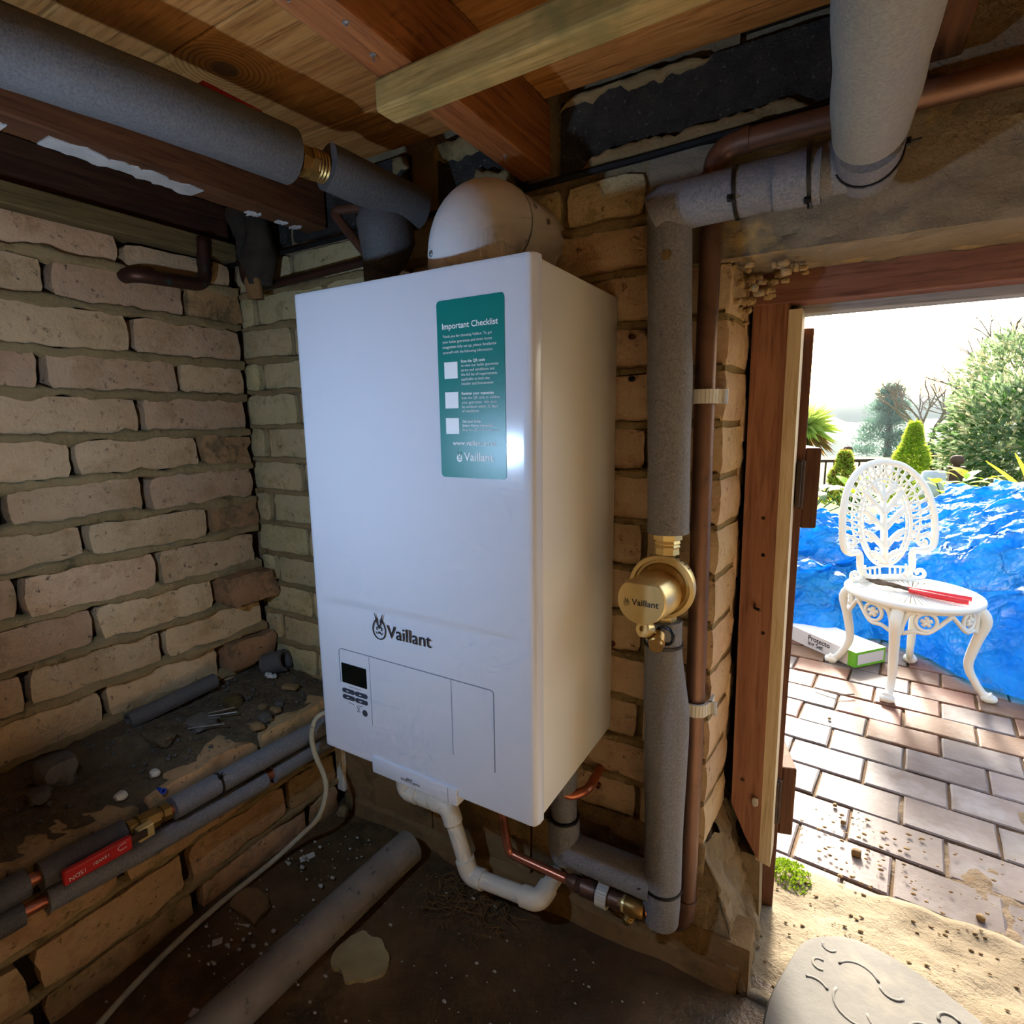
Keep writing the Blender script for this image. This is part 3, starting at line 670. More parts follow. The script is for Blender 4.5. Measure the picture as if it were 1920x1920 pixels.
# checklist sticker
stk = MB().prism(rrect(-.1325, -.0365, .449, .661, .005), FF, -.0004, .0006).build('sticker', 'sticker_teal', boiler, label='green checklist sticker with white print')
FS = lambda u, v, w: Vector((-.1325+u*.096, -.2706-w, .661-v*.212))
F2 = lambda u, v, w: Vector((u, -.2706-w, v))
def sline(t, u, v, w, b=0.): text_mesh(t, F2, -.1325+u*.096, .661-v*.212, width=w*.096, bold=b).build('lettering', 'sticker_white', stk)
sline('Important Checklist', .085, .158, .83, .015)
for t, v, w in (('Thank you for choosing Vaillant. To get', .205, .74), ('your boiler guarantee and smart home', .235, .74), ('integration fully set up, please familiarise', .264, .80), ('yourself with the following information:', .293, .75)): sline(t, .085, v, w)
for t, v, w, b in (('Scan the QR code', .347, .36, .02), ('to view our boiler guarantee', .371, .55, 0), ('terms and conditions and', .396, .49, 0), ('the full list of requirements', .421, .53, 0), ('applicable to both the', .446, .42, 0), ('installer and homeowner', .471, .48, 0),
                   ('Register your guarantee', .526, .48, .02), ('Scan the QR code to validate', .550, .56, 0), ('your guarantee - this must', .575, .52, 0), ('be validated within 30 days', .600, .53, 0), ('of installation', .624, .26, 0),
                   ('Get your boiler', .682, .29, .02), ('Smart Home connected', .706, .46, .02), ('Scan the QR to find out how', .730, .54, 0)): sline(t, .36, v, w, b)
sline('www.vaillant.co.uk', .20, .812, .67, .012); sline('Vaillant', .37, .900, .45, .015)
for v0, v1 in ((.340, .432), (.508, .600), (.655, .747)):
    MB().prism([(.10, v1), (.305, v1), (.305, v0), (.10, v0)], FS, 0, .0004).build('blank_square', 'sticker_white', stk)
emblem(F2, -.1325+.30*.096, .661-.878*.212, .0135, 'sticker_teal', stk, 'sticker_white')
# top cover rim and blanking cap
MB().bbox((-.30, -.235, .698), (-.10, -.03, .7085), .003).build('top_plate', 'flue_white', boiler)
cp = MB().lathe([(0, .0085), (.010, .0095), (.014, .009), (.016, .006)], (-.272, -.150, .728), (-.55, -.75, .1), 20).build('blanking_cap', 'flue_white', boiler, smooth=40)
MB().tube([(-.272, -.150, .728), (-.255, -.125, .715), (-.25, -.115, .70)], .007, 12).build('test_port', 'flue_white', boiler, smooth=True)

# ---- flue elbow
flue = empty('flue_elbow', (-.158, -.155, .7085), 'white round flue elbow on the boiler turning into the brick wall', 'flue')
cx, cy, zr, R_ = -.158, -.155, .795, .060
path = [Vector((cx, cy, .7085)), Vector((cx, cy, .735))]+arc((cx, cy+.062, .735), (0, -1, 0), (0, 0, 1), .062, 5, 85, 12)
MB().tube(path+[Vector((cx, cy+.066, .797))], R_, 44).build('elbow', 'flue_white', flue, smooth=40)
MB().tube([(cx, cy+.066, .797), (cx, .03, .797)], R_*.985, 44).build('flue_pipe', 'flue_white', flue, smooth=40)
MB().tube([(cx, cy+.0645, .797), (cx, cy+.068, .797)], R_*1.012, 44).build('joint_ring', 'print_grey', flue, smooth=40)
MB().tube([(cx, cy, .7085), (cx, cy, .730)], R_*1.01, 44).build('socket', 'flue_white', flue, smooth=40)
def on_flue(ang_h, z):    # screw on the vertical skirt
    d = Vector((math.cos(ang_h), math.sin(ang_h), 0)); return Vector((cx, cy, z))+d*R_, d
for ah, z in ((math.radians(-118), .738), (math.radians(-128), .775)):
    p, d = on_flue(ah, z); 
    if z > .76: p = p+Vector((0, .012, 0))
    MB().lathe([(-.004, .0042), (.0012, .0042), (.0022, .003)], p, d, 14).build('screw', 'steel', flue, smooth=40)
for y, an in ((-.070, 24), (-.035, 12)):
    d = Vector((math.cos(math.radians(an)), 0, math.sin(math.radians(an)))); p = Vector((cx, y, .797))+d*R_
    MB().lathe([(-.002, .004), (.0014, .004), (.0024, .003)], p, d, 14).build('screw', 'steel', flue, smooth=40)
def FC(u, v, w):   # curved surface of the skirt, u = arc length
    a = math.radians(-128)+u/R_; return Vector((cx+math.cos(a)*(R_+w), cy+math.sin(a)*(R_+w), v))
def FCb(u, v, w):
    p = FC(u, v, w)
    if v > .735: t = (v-.735)/.062; p.y += .062*(1-math.cos(math.asin(min(1, t))))
    return p
for t, u, v, s in (('Vaillant', .004, .768, .0066), ('0020147469', .010, .7625, .0040), ('60/100 PP CE 0063', -.004, .758, .0032), ('EN 14471', -.008, .750, .0032)):
    text_mesh(t, FCb, u, v, size=s, th=.0006).build('lettering', 'print_grey', flue)

# ================================================================== PIPEWORK
def ins(name, pts, r, mat, label, cat='pipe', n=22, parent=None, grp=None, sd=0, wob=.03):
    pts = dense(pts, .012)
    rr = [(r[0]+(r[1]-r[0])*i/(len(pts)-1) if isinstance(r, tuple) else r)*(1+wob*N(i*.22, sd)) for i in range(len(pts))]
    return MB().tube(pts, rr, n).build(name, mat, parent, smooth=50, label=label, cat=cat, group=grp)
def zip_tie(parent, c, ax, r, head=None, name='cable_tie'):
    ax = Vector(ax).normalized()
    o = MB().lathe([(-.0022, r), (-.0022, r+.0014), (.0022, r+.0014), (.0022, r)], c, ax, 26)
    if head is not None: h = Vector(head).normalized(); p = Vector(c)+h*(r+.002); o.bbox(p-Vector((.0035,)*3), p+Vector((.0035,)*3), .001); o.tube([p, p+h*.012+ax*.002], .0012, 6)
    return o.build(name, 'zip_black', parent, smooth=40)
# big insulated pipe under the ceiling on the left
pl = empty('insulated_pipe', (-.435, -.5, .86), 'thick grey insulated pipe along the ceiling at the upper left', 'pipe', 'foam insulated pipes')
ins('insulation', [(-.50, -1.7, .875), (-.425, -.561, .882), (-.405, -.423, .884), (-.386, -.262, .883)], .0362, 'foam_dark', None, None, 26, pl, sd=1)
MB().tube([(-.387, -.27, .883), (-.370, -.17, .885)], .0145, 18).build('copper_core', 'copper', pl, smooth=40)
MB().lathe([(0, .022), (.008, .022), (.008, .019), (.016, .019), (.016, .022), (.026, .022)], (-.3845, -.250, .883), (.18, 1, 0), 8).build('valve_body', 'brass_dull', pl)
for i in range(4): MB().lathe([(0, .0195), (.002, .0212), (.004, .0195)], (-.3800+.0009*i, -.228+.005*i, .8835), (.18, 1, 0), 22).build('thread', 'brass_dull', pl, smooth=40)
MB().bbox((-.442, -.352, .9425), (-.428, -.266, .9490), .002).build('lever', 'lever_red', pl, label='red valve lever')
ins('insulation', [(-.372, -.208, .885), (-.330, -.052, .864)], .0320, 'foam_dark', None, None, 26, pl, sd=3)
drop = MB().tube([(-.372, -.092, .872), (-.372, -.090, .845), (-.372, -.086, .815), (-.384, -.083, .790), (-.394, -.082, .776)], [.036, .046, .046, .038, .030], 26); drop.build('insulation', 'foam_dark', pl, smooth=True)
MB().tube([(-.394, -.082, .790), (-.396, -.080, .7015)], .0285, 24).build('insulation', 'foam_dark', pl, smooth=40)
# small copper pipe looping beside it
MB().tube(dense(bend([(-.40, -.03, .865), (-.455, -.05, .893), (-.530, -.055, .897), (-.436, -.06, .800), (-.436, -.06, .74)], .018), .01), .0085, 12).build('copper_pipe', 'copper', smooth=True, label='copper pipe loop behind the upper left insulated pipe', cat='pipe', group='copper pipes')
MB().tube(dense(bend([(-.858, -.016, .985), (-.856, -.016, .82), (-.80, -.014, .806), (-.47, -.012, .817), (-.43, -.012, .80), (-.43, -.012, .72)], .04), .01), .0085, 12).build('copper_pipe', 'copper_old', smooth=True, label='dark tarnished copper pipe along the back wall left of the boiler', cat='pipe', group='copper pipes')
op = MB().tube(dense(bend([(-.93, -.236, .800), (-.88, -.232, .800), (-.88, -.090, .806), (-.88, -.088, .90)], .028), .01), .0135, 16).build('copper_pipe', 'copper_old', smooth=True, label='green stained copper elbow pipe on the left brick wall', cat='pipe', group='copper pipes')
MB().tube([(-.88, -.0885, .846), (-.88, -.0882, .860)], .0152, 16).build('solder_ring', 'copper_old', op)
# dry rag of dirt and mortar in the top corner
rg = empty('hanging_rag', (-.80, -.035, .77), 'dirty hanging rag and cobweb in the top left corner', 'rag')
def hang(pts, rads, sd_, mat, nm):
    pts = dense(pts, .008); n = len(pts); k_ = len(rads)-1
    rr = [(lambda t: rads[int(t)]+(rads[min(k_, int(t)+1)]-rads[int(t)])*(t-int(t)))(k_*i/(n-1)) for i in range(n)]
    m = MB().tube(pts, rr, 18); m.v = [v+Vector((N(v.x*35, v.y*35, v.z*18+sd_), .6*N(v.y*35, v.z*18, v.x*35+sd_), 0))*.016 for v in m.v]
    m.build(nm, mat, rg, smooth=True)
hang([(-.84, -.04, .975), (-.805, -.045, .93), (-.795, -.045, .88), (-.785, -.05, .84)], [.014, .024, .020, .016], 1, 'rag_dark', 'rag')
hang([(-.775, -.03, .96), (-.765, -.035, .91), (-.770, -.04, .85), (-.768, -.04, .80)], [.02, .028, .034, .022], 4, 'rag_dark', 'rag')
hang([(-.770, -.045, .845), (-.776, -.046, .815), (-.775, -.045, .775)], [.012, .020, .013], 7, 'rag_tan', 'dried_mortar')

# right-hand insulated run: up from the filter, across the lintel, then overhead towards the viewer
pr = empty('insulated_pipe', (.10, -.06, .36), 'grey foam insulated riser above the brass filter with a mitred bend', 'pipe', 'foam insulated pipes')
pts = dense([(.1005, -.06, .360), (.097, -.06, .52), (.0955, -.06, .58), (.0905, -.06, .72), (.0885, -.062, .785)], .012)
MB().tube(pts, [.0285*(1+.05*math.exp(-((p.z-.56)/.05)**2)+.015*N(p.z*20)) for p in pts], 28).build('insulation', 'foam_grey', pr, smooth=50)
ins('insulation', [(.074, -.068, .776), (.090, -.07, .783), (.171, -.07, .785), (.262, -.07, .790), (.288, -.07, .792)], .0285, 'foam_grey', None, None, 26, pr, sd=5)
ins('insulation', [(.215, -.078, .783), (.262, -.079, .783)], .0288, 'foam_grey', None, None, 22, pr, sd=7)
MB().tube(dense([(.3035, -.052, .790), (.304, -.080, .790), (.305, -.128, .790)], .01), [.030]*8 if False else .031, 28).build('insulation', 'foam_grey', pr, smooth=50)
zip_tie(pr, (.172, -.070, .785), (1, 0, .05), .0288, (-.1, -1, -.5)); zip_tie(pr, (.250, -.075, .787), (1, 0, .05), .0335, (0, -.5, -1)); zip_tie(pr, (.3045, -.092, .790), (0, 1, .05), .0314, (1, 0, .1))
m = MB(); m.lathe([(0, .0065), (.0015, .006)], (.094, -.0885, .722), (0, -1, 0), 12); m.build('mortar_spot', 'stone_buff', pr)
po = empty('insulated_pipe', (.305, -.3, .75), 'pale grey insulated pipe running overhead towards the viewer at top right', 'pipe', 'foam insulated pipes')
pts = dense([(.3045, -.150, .7915), (.3055, -.20, .792), (.308, -.30, .790), (.309, -.40, .792), (.310, -1.7, .80)], .02)
MB().tube(pts, [.0335*(1+.05*N(p.y*16, 3)) for p in pts], 30).build('insulation', 'foam_pale', po, smooth=50)
MB().tube([(.3045, -.12, .7905), (.3045, -.16, .791)], .014, 16).build('copper_core', 'copper_new', po, smooth=40)
MB().lathe([(0, .019), (.010, .019), (.010, .016), (.018, .016)], (.3045, -.150, .791), (0, 1, 0), 6).build('nut', 'brass', po)

# lower insulated riser with the horizontal leg to the boiler
pw = empty('insulated_pipe', (.11, -.06, -.26), 'grey foam insulated pipe from the brass filter down and left to the boiler', 'pipe', 'foam insulated pipes')
pts = dense([(.0985, -.06, .232), (.100, -.06, .17), (.1075, -.06, .085), (.1085, -.06, -.02), (.110, -.06, -.205), (.1095, -.06, -.232)], .012)
def rlow(z): return .026 if z > .19 else .026+.0065*min(1, (.19-z)/.09) if z > .05 else .0325-.004*min(1, (.05-z)/.15)
MB().tube(pts, [rlow(p.z) for p in pts], 28).build('insulation', 'foam_grey', pw, smooth=50)
MB().tube([(.1095, -.06, -.228), (.109, -.06, -.262), (.108, -.061, -.266)], [.0285, .0275, .023], 28).build('insulation', 'foam_grey', pw, smooth=50)
ins('insulation', [(-.056, -.060, -.204), (.095, -.060, -.204)], .0275, 'foam_grey', None, None, 26, pw, sd=9)
ins('insulation', [(-.059, -.060, -.02), (-.059, -.060, -.150)], .0215, 'foam_grey', None, None, 22, pw, sd=11)
MB().tube([(-.059, -.060, -.148), (-.058, -.060, -.205), (-.056, -.06, -.226)], [.0262, .0275, .022], 26).build('insulation', 'foam_grey', pw, smooth=50)
zip_tie(pw, (.110, -.06, -.200), (0, 0, 1), .0288, (-.7, -.7, 0)); zip_tie(pw, (-.059, -.06, -.146), (0, 0, 1), .0245, (-.7, -.7, 0)); zip_tie(pw, (.099, -.06, .196), (0, 0, 1), .0265)
# copper bend between wall and boiler
MB().tube(dense(bend([(-.024, .02, -.088), (-.022, -.045, -.094), (-.046, -.072, -.098), (-.072, -.075, -.085), (-.075, -.075, .01)], .014), .006), .0078, 14).build('copper_pipe', 'copper_new', smooth=True, label='bright copper bend coming out of the wall under the boiler', cat='pipe', group='copper pipes')
# copper 28 mm pipe: along the lintel, down the pier, back along the plinth
pc = empty('copper_pipe', (.14, -.024, -.30), 'long copper pipe down the door pier with white clips', 'pipe', 'copper pipes')
pts = dense(bend([(1.11, -.026, .866), (.19, -.024, .861), (.134, -.024, .858), (.134, -.024, .60), (.137, -.024, .35), (.141, -.024, .02), (.141, -.028, -.291), (.02, -.034, -.291), (-.045, -.036, -.290)], .036, 8), .012)
MB().tube(pts, .0138, 20).build('pipe', 'copper', pc, smooth=True)
for a, b in (((.165, -.024, .8605), (.176, -.024, .8605)), ((.134, -.024, .812), (.134, -.024, .822)), ((.141, -.028, -.245), (.141, -.028, -.235)), ((-.01, -.035, -.2905), (-.035, -.036, -.2903))):
    MB().tube([a, b], .0152, 20).build('solder_ring', 'copper', pc, smooth=40)
MB().lathe([(0, .0138), (.012, .0125), (.02, .0085)], (-.045, -.036, -.290), (-1, 0, .02), 18).build('reducer', 'copper', pc, smooth=40)
MB().tube(dense(bend([(-.06, -.036, -.290), (-.183, -.040, -.284), (-.190, -.046, -.21), (-.190, -.10, .01)], .016), .008), .0082, 14).build('pipe', 'copper_new', pc, smooth=True)
def clip(c, axis, parent):
    c = Vector(c); ax = Vector(axis).normalized(); o = MB()
    side = Vector((1, 0, 0)) if abs(ax.z) > .5 else Vector((0, 0, 1)); out = Vector((0, -1, 0))
    P = [c+side*.020-out*.030, c+side*.0205-out*.004]+[c+(side*math.cos(math.radians(a))+out*math.sin(math.radians(a)))*.0175 for a in range(0, 181, 15)]+[c-side*.0205-out*.004, c-side*.020-out*.030]
    for a, b in zip(P, P[1:]):
        d = (b-a); nrm = d.cross(ax).normalized()*.0022; h = ax*.0095
        o.add([a-h-nrm, b-h-nrm, b-h+nrm, a-h+nrm, a+h-nrm, b+h-nrm, b+h+nrm, a+h+nrm], [(0,3,2,1),(4,5,6,7),(0,1,5,4),(1,2,6,5),(2,3,7,6),(3,0,4,7)])
    if abs(ax.z) > .5: o.bbox(c+side*.018-out*.006-ax*.0095, c+side*.030-out*.0-ax*.0095+Vector((0, .004, .019)), .001)
    return o.build('pipe_clip', 'clip_white', parent)
clip((.1345, -.024, .547), (0, 0, 1), pc); clip((.1405, -.025, .092), (0, 0, 1), pc); clip((.004, -.0345, -.291), (1, 0, 0), pc)
# brass drain valve below the riser
dv = empty('drain_valve', (.07, -.078, -.28), 'small brass drain valve under the lower insulated riser', 'valve')
MB().lathe([(0, .0115), (.003, .0125), (.028, .0125), (.032, .010)], (.056, -.078, -.2455), (1, 0, .05), 18).build('valve_body', 'brass_dull', dv, smooth=40)
MB().lathe([(0, .0055), (.007, .0055), (.007, .003), (.010, .003)], (.0455, -.078, -.246), (1, 0, .05), 4).build('square_head', 'brass', dv)
MB().lathe([(-.003, .0125), (.001, .0125)], (.0565, -.078, -.2455), (1, 0, .05), 18).build('flange', 'brass', dv, smooth=40)
MB().lathe([(0, .0085), (.008, .0080), (.009, .009), (.012, .0082), (.013, .009), (.016, .0078), (.017, .0085), (.021, .0065), (.027, .0055)], (.070, -.078, -.252), (-.42, -.1, -1), 14).build('hose_tail', 'brass_dull', dv, smooth=40)
MB().tube([(.088, -.078, -.2440), (.104, -.068, -.243)], .0075, 14).build('copper_stub', 'copper_new', dv, smooth=40)
# brass magnetic filter
fl = empty('magnetic_filter', (.097, -.07, .22), 'round brass magnetic filter with a printed cap beside the boiler', 'filter')
c0 = Vector((.0975, -.052, .284))
MB().lathe([(-.012, .030), (-.008, .040), (.004, .0435), (.012, .0435), (.012, .0455), (.020, .0465), (.026, .0455), (.027, .040), (.023, .0385), (.023, .030)], c0, (0, -1, 0), 48).build('ring_body', 'brass', fl, smooth=35)
fm = MB().lathe([(.016, .0350), (.024, .0350), (.026, .0335)], c0, (0, -1, 0), 40).build('inner_ring', 'brass_dull', fl, smooth=35)
# cap: cylinder with a flat cut on its top
capc = Vector((.0945, -.07, .276)); prof = []
for i in range(48):
    a = 2*math.pi*i/48; x_, z_ = .0335*math.cos(a), .0335*math.sin(a); prof.append((x_, min(z_, .0245)))
m = MB(); rings = [(0., 1.0), (.052, 1.0), (.0555, .985), (.057, .95)]
for w_, s_ in rings: m.v += [Vector((capc.x-.010*w_/.057+x_*s_, capc.y-w_, capc.z+(z_ if w_ > .02 else .0335*math.sin(2*math.pi*i/48))*s_)) for i, (x_, z_) in enumerate(prof)]
for r_ in range(3): m.f += [(r_*48+i, r_*48+(i+1) % 48, (r_+1)*48+(i+1) % 48, (r_+1)*48+i) for i in range(48)]
m.f += [tuple(range(144, 192)), tuple(reversed(range(48)))]
m.build('cap', 'brass', fl, smooth=35)
FQ = lambda u, v, w: Vector((capc.x-.010+u, capc.y-.057-w, capc.z+v))
text_mesh('Vaillant', FQ, -.0125, -.0062, width=.037, bold=.01, th=.0005).build('lettering', 'print_dark', fl)
emblem(FQ, -.0195, -.0030, .0115, 'print_dark', fl)
MB().lathe([(0, .021), (.013, .021), (.013, .017), (.018, .019), (.020, .017), (.023, .019), (.026, .017), (.034, .018)], (.0995, -.060, .364), (0, 0, -1), 8).build('union_nut', 'brass', fl)
MB().lathe([(0, .018), (.03, .018)], (.0990, -.060, .212), (0, 0, 1), 8).build('union_nut', 'brass', fl)
for i in range(9):
    a = math.radians(40+i*9); d = Vector((math.cos(a), 0, math.sin(a))); p = c0+d*.0466+Vector((0, -.0175, 0)); t = Vector((-math.sin(a), 0, math.cos(a)))
    m = MB(); fn_ = lambda u, v, w: p+t*u+Vector((0, -1, 0))*v+d*w
    m.prism([(-.0008, -.003), (.0008, -.003), (.0008, .003), (-.0008, .003)], fn_, 0, .0004); m.build('scale_mark', 'print_dark', fl)
dd = Vector((.092, -.112, .2330))
MB().lathe([(-.002, .010), (.008, .0115), (.013, .0115), (.015, .009), (.015, .004), (.011, .004)], dd, (-.35, -.75, .25), 18).build('drain_knob', 'brass', fl, smooth=35)
MB().lathe([(0, .011), (.014, .011), (.016, .0095), (.022, .0095)], dd+Vector((.010, .008, -.010)), (.15, -.7, -.35), 20).build('drain_collar', 'brass_dull', fl, smooth=35)
for i in range(8): a = i*math.pi/4; MB().bbox(dd+Vector((.010+.0105*math.cos(a)-.001, -.004, -.013+.0105*math.sin(a)-.001)), dd+Vector((.010+.0105*math.cos(a)+.001, .006, -.013+.0105*math.sin(a)+.001)), .0004).build('knurl', 'brass', fl)
MB().tube([dd+Vector((.022, .004, -.006))+Vector((.012*math.cos(t_), -.004*math.cos(t_), .012*math.sin(t_))) for t_ in [2*math.pi*i/22 for i in range(22)]], .0026, 10, closed=True).build('strap_ring', 'cap_black', fl, smooth=True)

# white condensate pipe
cn = empty('condensate_pipe', (-.2, -.1, -.32), 'white plastic condensate pipe zigzagging from the boiler to the wall', 'pipe')
Pn = [(-.395, -.082, -.002), (-.395, -.080, -.205), (-.290, -.080, -.200), (-.245, -.080, -.328), (-.098, -.080, -.314), (-.094, -.012, -.309)]
MB().tube(dense(bend(Pn, .02), .01), .0150, 18).build('pipe', 'pvc_white', cn, smooth=True)
for i in range(1, 5):
    b = Vector(Pn[i]); a = b+(Vector(Pn[i-1])-b).normalized()*.032; c = b+(Vector(Pn[i+1])-b).normalized()*.032
    MB().tube(dense(bend([a, b, c], .02), .006), .0182, 20).build('elbow', 'pvc_white', cn, smooth=45)
MB().tube([(-.352, -.08, -.2030), (-.330, -.08, -.2020)], .0176, 20).build('collar', 'pvc_white', cn, smooth=45)
MB().bbox((-.676, -.012, -.345), (-.652, .004, -.18), .003).build('conduit', 'pvc_white', label='short white plastic conduit in the corner below the boiler', cat='conduit')
# grey waste pipe lying on the floor
MB().tube(dense([(-.408, -.062, -.349), (-.412, -.10, -.350), (-.425, -.45, -.352), (-.445, -1.4, -.352)], .03), .0335, 26).build('waste_pipe', 'pvc_dirty', smooth=50, label='dirty grey waste pipe lying across the floor', cat='pipe')
# cream mains cable
cb = [(-.40, -.06, -.04), (-.50, -.09, -.05), (-.588, -.113, -.079), (-.597, -.132, -.110), (-.592, -.134, -.154), (-.568, -.130, -.221), (-.572, -.15, -.282), (-.616, -.17, -.336), (-.635, -.232, -.362), (-.636, -.346, -.366), (-.622, -.447, -.366), (-.590, -.560, -.366), (-.50, -.80, -.368), (-.45, -1.2, -.37)]
def smooth_curve(P, n=6):
    P = [Vector(p) for p in P]; o = []
    for i in range(len(P)-1):
        p0, p1, p2, p3 = P[max(0, i-1)], P[i], P[i+1], P[min(len(P)-1, i+2)]
        for j in range(n):
            t = j/n; o.append(.5*((2*p1)+(p2-p0)*t+(2*p0-5*p1+4*p2-p3)*t*t+(3*p1-p0-3*p2+p3)*t**3))
    return o+[P[-1]]
MB().tube(smooth_curve(cb), .0052, 10).build('mains_cable', 'cable_cream', smooth=True, label='cream mains cable trailing from the boiler down onto the floor', cat='cable')
# two insulated pipes along the ledge of the left wall
q1 = empty('insulated_pipe', (-.63, -.4, -.16), 'upper foam insulated pipe below the ledge with a brass valve and red lever', 'pipe', 'foam insulated pipes')
ins('insulation', [(-.634, -.03, -.140), (-.634, -.25, -.131), (-.634, -.395, -.126)], .0195, 'foam_grey', None, None, 20, q1, sd=21)
ins('insulation', [(-.634, -.470, -.118), (-.634, -.560, -.112), (-.634, -.578, -.111)], .0195, 'foam_dark', None, None, 20, q1, sd=22)
ins('insulation', [(-.634, -.592, -.110), (-.634, -1.5, -.075)], .0195, 'foam_dark', None, None, 20, q1, sd=23)
MB().tube([(-.634, -.38, -.127), (-.634, -.60, -.109)], .0085, 14).build('copper_core', 'copper_new', q1, smooth=40)
zip_tie(q1, (-.634, -.315, -.130), (0, 1, -.05), .0198, (.6, 0, 1))
MB().lathe([(0, .0145), (.012, .0145), (.012, .011), (.018, .011), (.018, .016), (.048, .016), (.048, .011), (.052, .011), (.052, .0145), (.064, .0145)], (-.634, -.402, -.125), (0, -1, .10), 8).build('valve_body', 'brass_dull', q1)
MB().bbox((-.618, -.462, -.132), (-.604, -.438, -.110), .002).build('valve_stem', 'brass', q1)
MB().bbox((-.6045, -.560, -.1215), (-.5995, -.450, -.1085), .002, Matrix.Rotation(math.radians(-3), 3, 'X')).build('lever_core', 'rust_iron', q1)
lv = MB().bbox((-.6065, -.563, -.1262), (-.5965, -.474, -.1035), .003, Matrix.Rotation(math.radians(-3), 3, 'X')).build('lever', 'lever_red', q1, label='red valve lever with white print')
FV = lambda u, v, w: Vector((-.5964+w, -.519-u, -.1155-v+.05*(-u)))
text_mesh('1SDN', FV, .018, -.004, width=.020, th=.0004).build('lettering', 'sticker_white', lv); text_mesh('15W01', FV, -.012, -.004, width=.020, th=.0004).build('lettering', 'sticker_white', lv)
m = MB(); m.strip([(-.036, .004), (-.027, .004), (-.024, 0), (-.027, -.004), (-.036, -.004)], .0008, FV, 0, .0004); m.build('symbol', 'sticker_white', lv)
q2 = empty('insulated_pipe', (-.63, -.4, -.21), 'lower foam insulated pipe below the ledge on the left wall', 'pipe', 'foam insulated pipes')
ins('insulation', [(-.636, -.03, -.180), (-.636, -.205, -.177)], .0185, 'foam_grey', None, None, 20, q2, sd=31)
ins('insulation', [(-.636, -.222, -.178), (-.636, -.44, -.167), (-.636, -.575, -.154)], .0185, 'foam_grey', None, None, 20, q2, sd=32)
ins('insulation', [(-.636, -.602, -.150), (-.636, -1.5, -.11)], .0185, 'foam_dark', None, None, 20, q2, sd=33)
MB().tube([(-.636, -.05, -.180), (-.636, -.44, -.167), (-.636, -.64, -.147)], .0095, 14).build('copper_core', 'copper_new', q2, smooth=40)

# ---- bits on the ledge
def stone(name, c, sz, sd_, mat, label, cat='stone', grp='stones on the ledge', sub=2, amp=.35):
    return MB().rock(c, sz, sd_, sub, amp).build(name, mat, smooth=35, label=label, cat=cat, group=grp)
def half_tube(name, a, b, r, th, mat, a0, a1, **kw):
    a, b = Vector(a), Vector(b); ax = (b-a).normalized(); u = Vector((0, 0, 1)); u = (u-ax*u.dot(ax)).normalized(); w = ax.cross(u); m = MB(); n = 16
    for e in (a, b):
        for rr in (r, r-th):
            for i in range(n+1):
                t = math.radians(a0+(a1-a0)*i/n); m.v.append(e+(u*math.cos(t)+w*math.sin(t))*rr)
    k_ = n+1
    for i in range(n):
        m.f += [(i, i+1, 2*k_+i+1, 2*k_+i), (k_+i, 3*k_+i, 3*k_+i+1, k_+i+1), (i, k_+i, k_+i+1, i+1), (2*k_+i, 2*k_+i+1, 3*k_+i+1, 3*k_+i)]
    m.f += [(0, 2*k_, 3*k_, k_), (n, k_+n, 3*k_+n, 2*k_+n)]
    return m.build(name, mat, smooth=40, **kw)
half_tube('foam_offcut', (-.868, -.345, -.058), (-.872, -.165, -.050), .017, .006, 'foam_dark', -160, 130, label='split grey foam pipe offcut lying on the ledge', cat='foam offcut')
half_tube('foam_offcut', (-.872, -.035, -.065), (-.826, -.014, -.050), .027, .008, 'foam_dark', -150, 165, label='short grey foam tube end in the ledge corner', cat='foam offcut')
for i, (x, y, s) in enumerate(((-.700, -.140, .011), (-.692, -.172, .014), (-.676, -.200, .013), (-.715, -.120, .010), (-.735, -.145, .009))):
    stone('stone', (x, y, -.086), (s*1.3, s, s*.7), i+3, ('stone_buff', 'stone_grey')[i % 2], ['small buff stone on the ledge nearest the boiler edge', 'largest flat buff stone of the ledge group', 'buff stone at the ledge front edge above the pipes', 'grey chip stone behind the other ledge stones', 'round buff pebble in the ledge dirt'][i])
MB().bbox((-.757, -.078, -.078), (-.722, -.062, -.070), .001, Matrix.Rotation(.3, 3, 'Z')).build('slate_chip', 'stone_buff', label='flat rectangular pale chip on the ledge near the corner', cat='chip')
m = MB()
for i in range(5): m.rock((-.838+.006*i, -.058+.004*math.sin(i*2), -.072), (.008, .006, .006), i+40, 1, .4)
m.build('foam_blob', 'litter_white', smooth=True, label='white blob of foam beside the ledge corner tube', cat='foam')
MB().rock((-.797, -.172, -.078), (.030, .022, .013), 51, 3, .4).build('moss_clump', 'moss_brown', smooth=True, label='brown clump of moss on the ledge beside the nails', cat='moss')
for i, (a, b) in enumerate((((-.800, -.255), (-.757, -.195)), ((-.796, -.262), (-.735, -.205)), ((-.790, -.268), (-.745, -.235)), ((-.765, -.288), (-.715, -.245)))):
    m = MB().tube([(a[0], a[1], -.072), (b[0], b[1], -.069)], .0013, 8); d = (Vector((*b, 0))-Vector((*a, 0))).normalized()
    m.lathe([(0, .003), (.001, .003)], (b[0], b[1], -.069), d, 10)
    m.build('nail', 'steel', label=['steel nail on the ledge pointing at the moss clump, uppermost of four', 'steel nail on the ledge, second from the moss clump', 'steel nail on the ledge, third from the moss clump', 'steel nail on the ledge lying apart nearest the front edge'][i], cat='nail', group='loose nails on the ledge')
stone('mortar_rubble', (-.815, -.485, -.062), (.036, .030, .030), 61, 'stone_grey', 'grey lump of rubble on the ledge at the left', 'rubble', 'rubble on the ledge', 3, .5)
stone('mortar_rubble', (-.790, -.520, -.078), (.020, .018, .014), 62, 'stone_grey', 'smaller grey lump of rubble in front of the bigger one', 'rubble', 'rubble on the ledge', 3, .5)
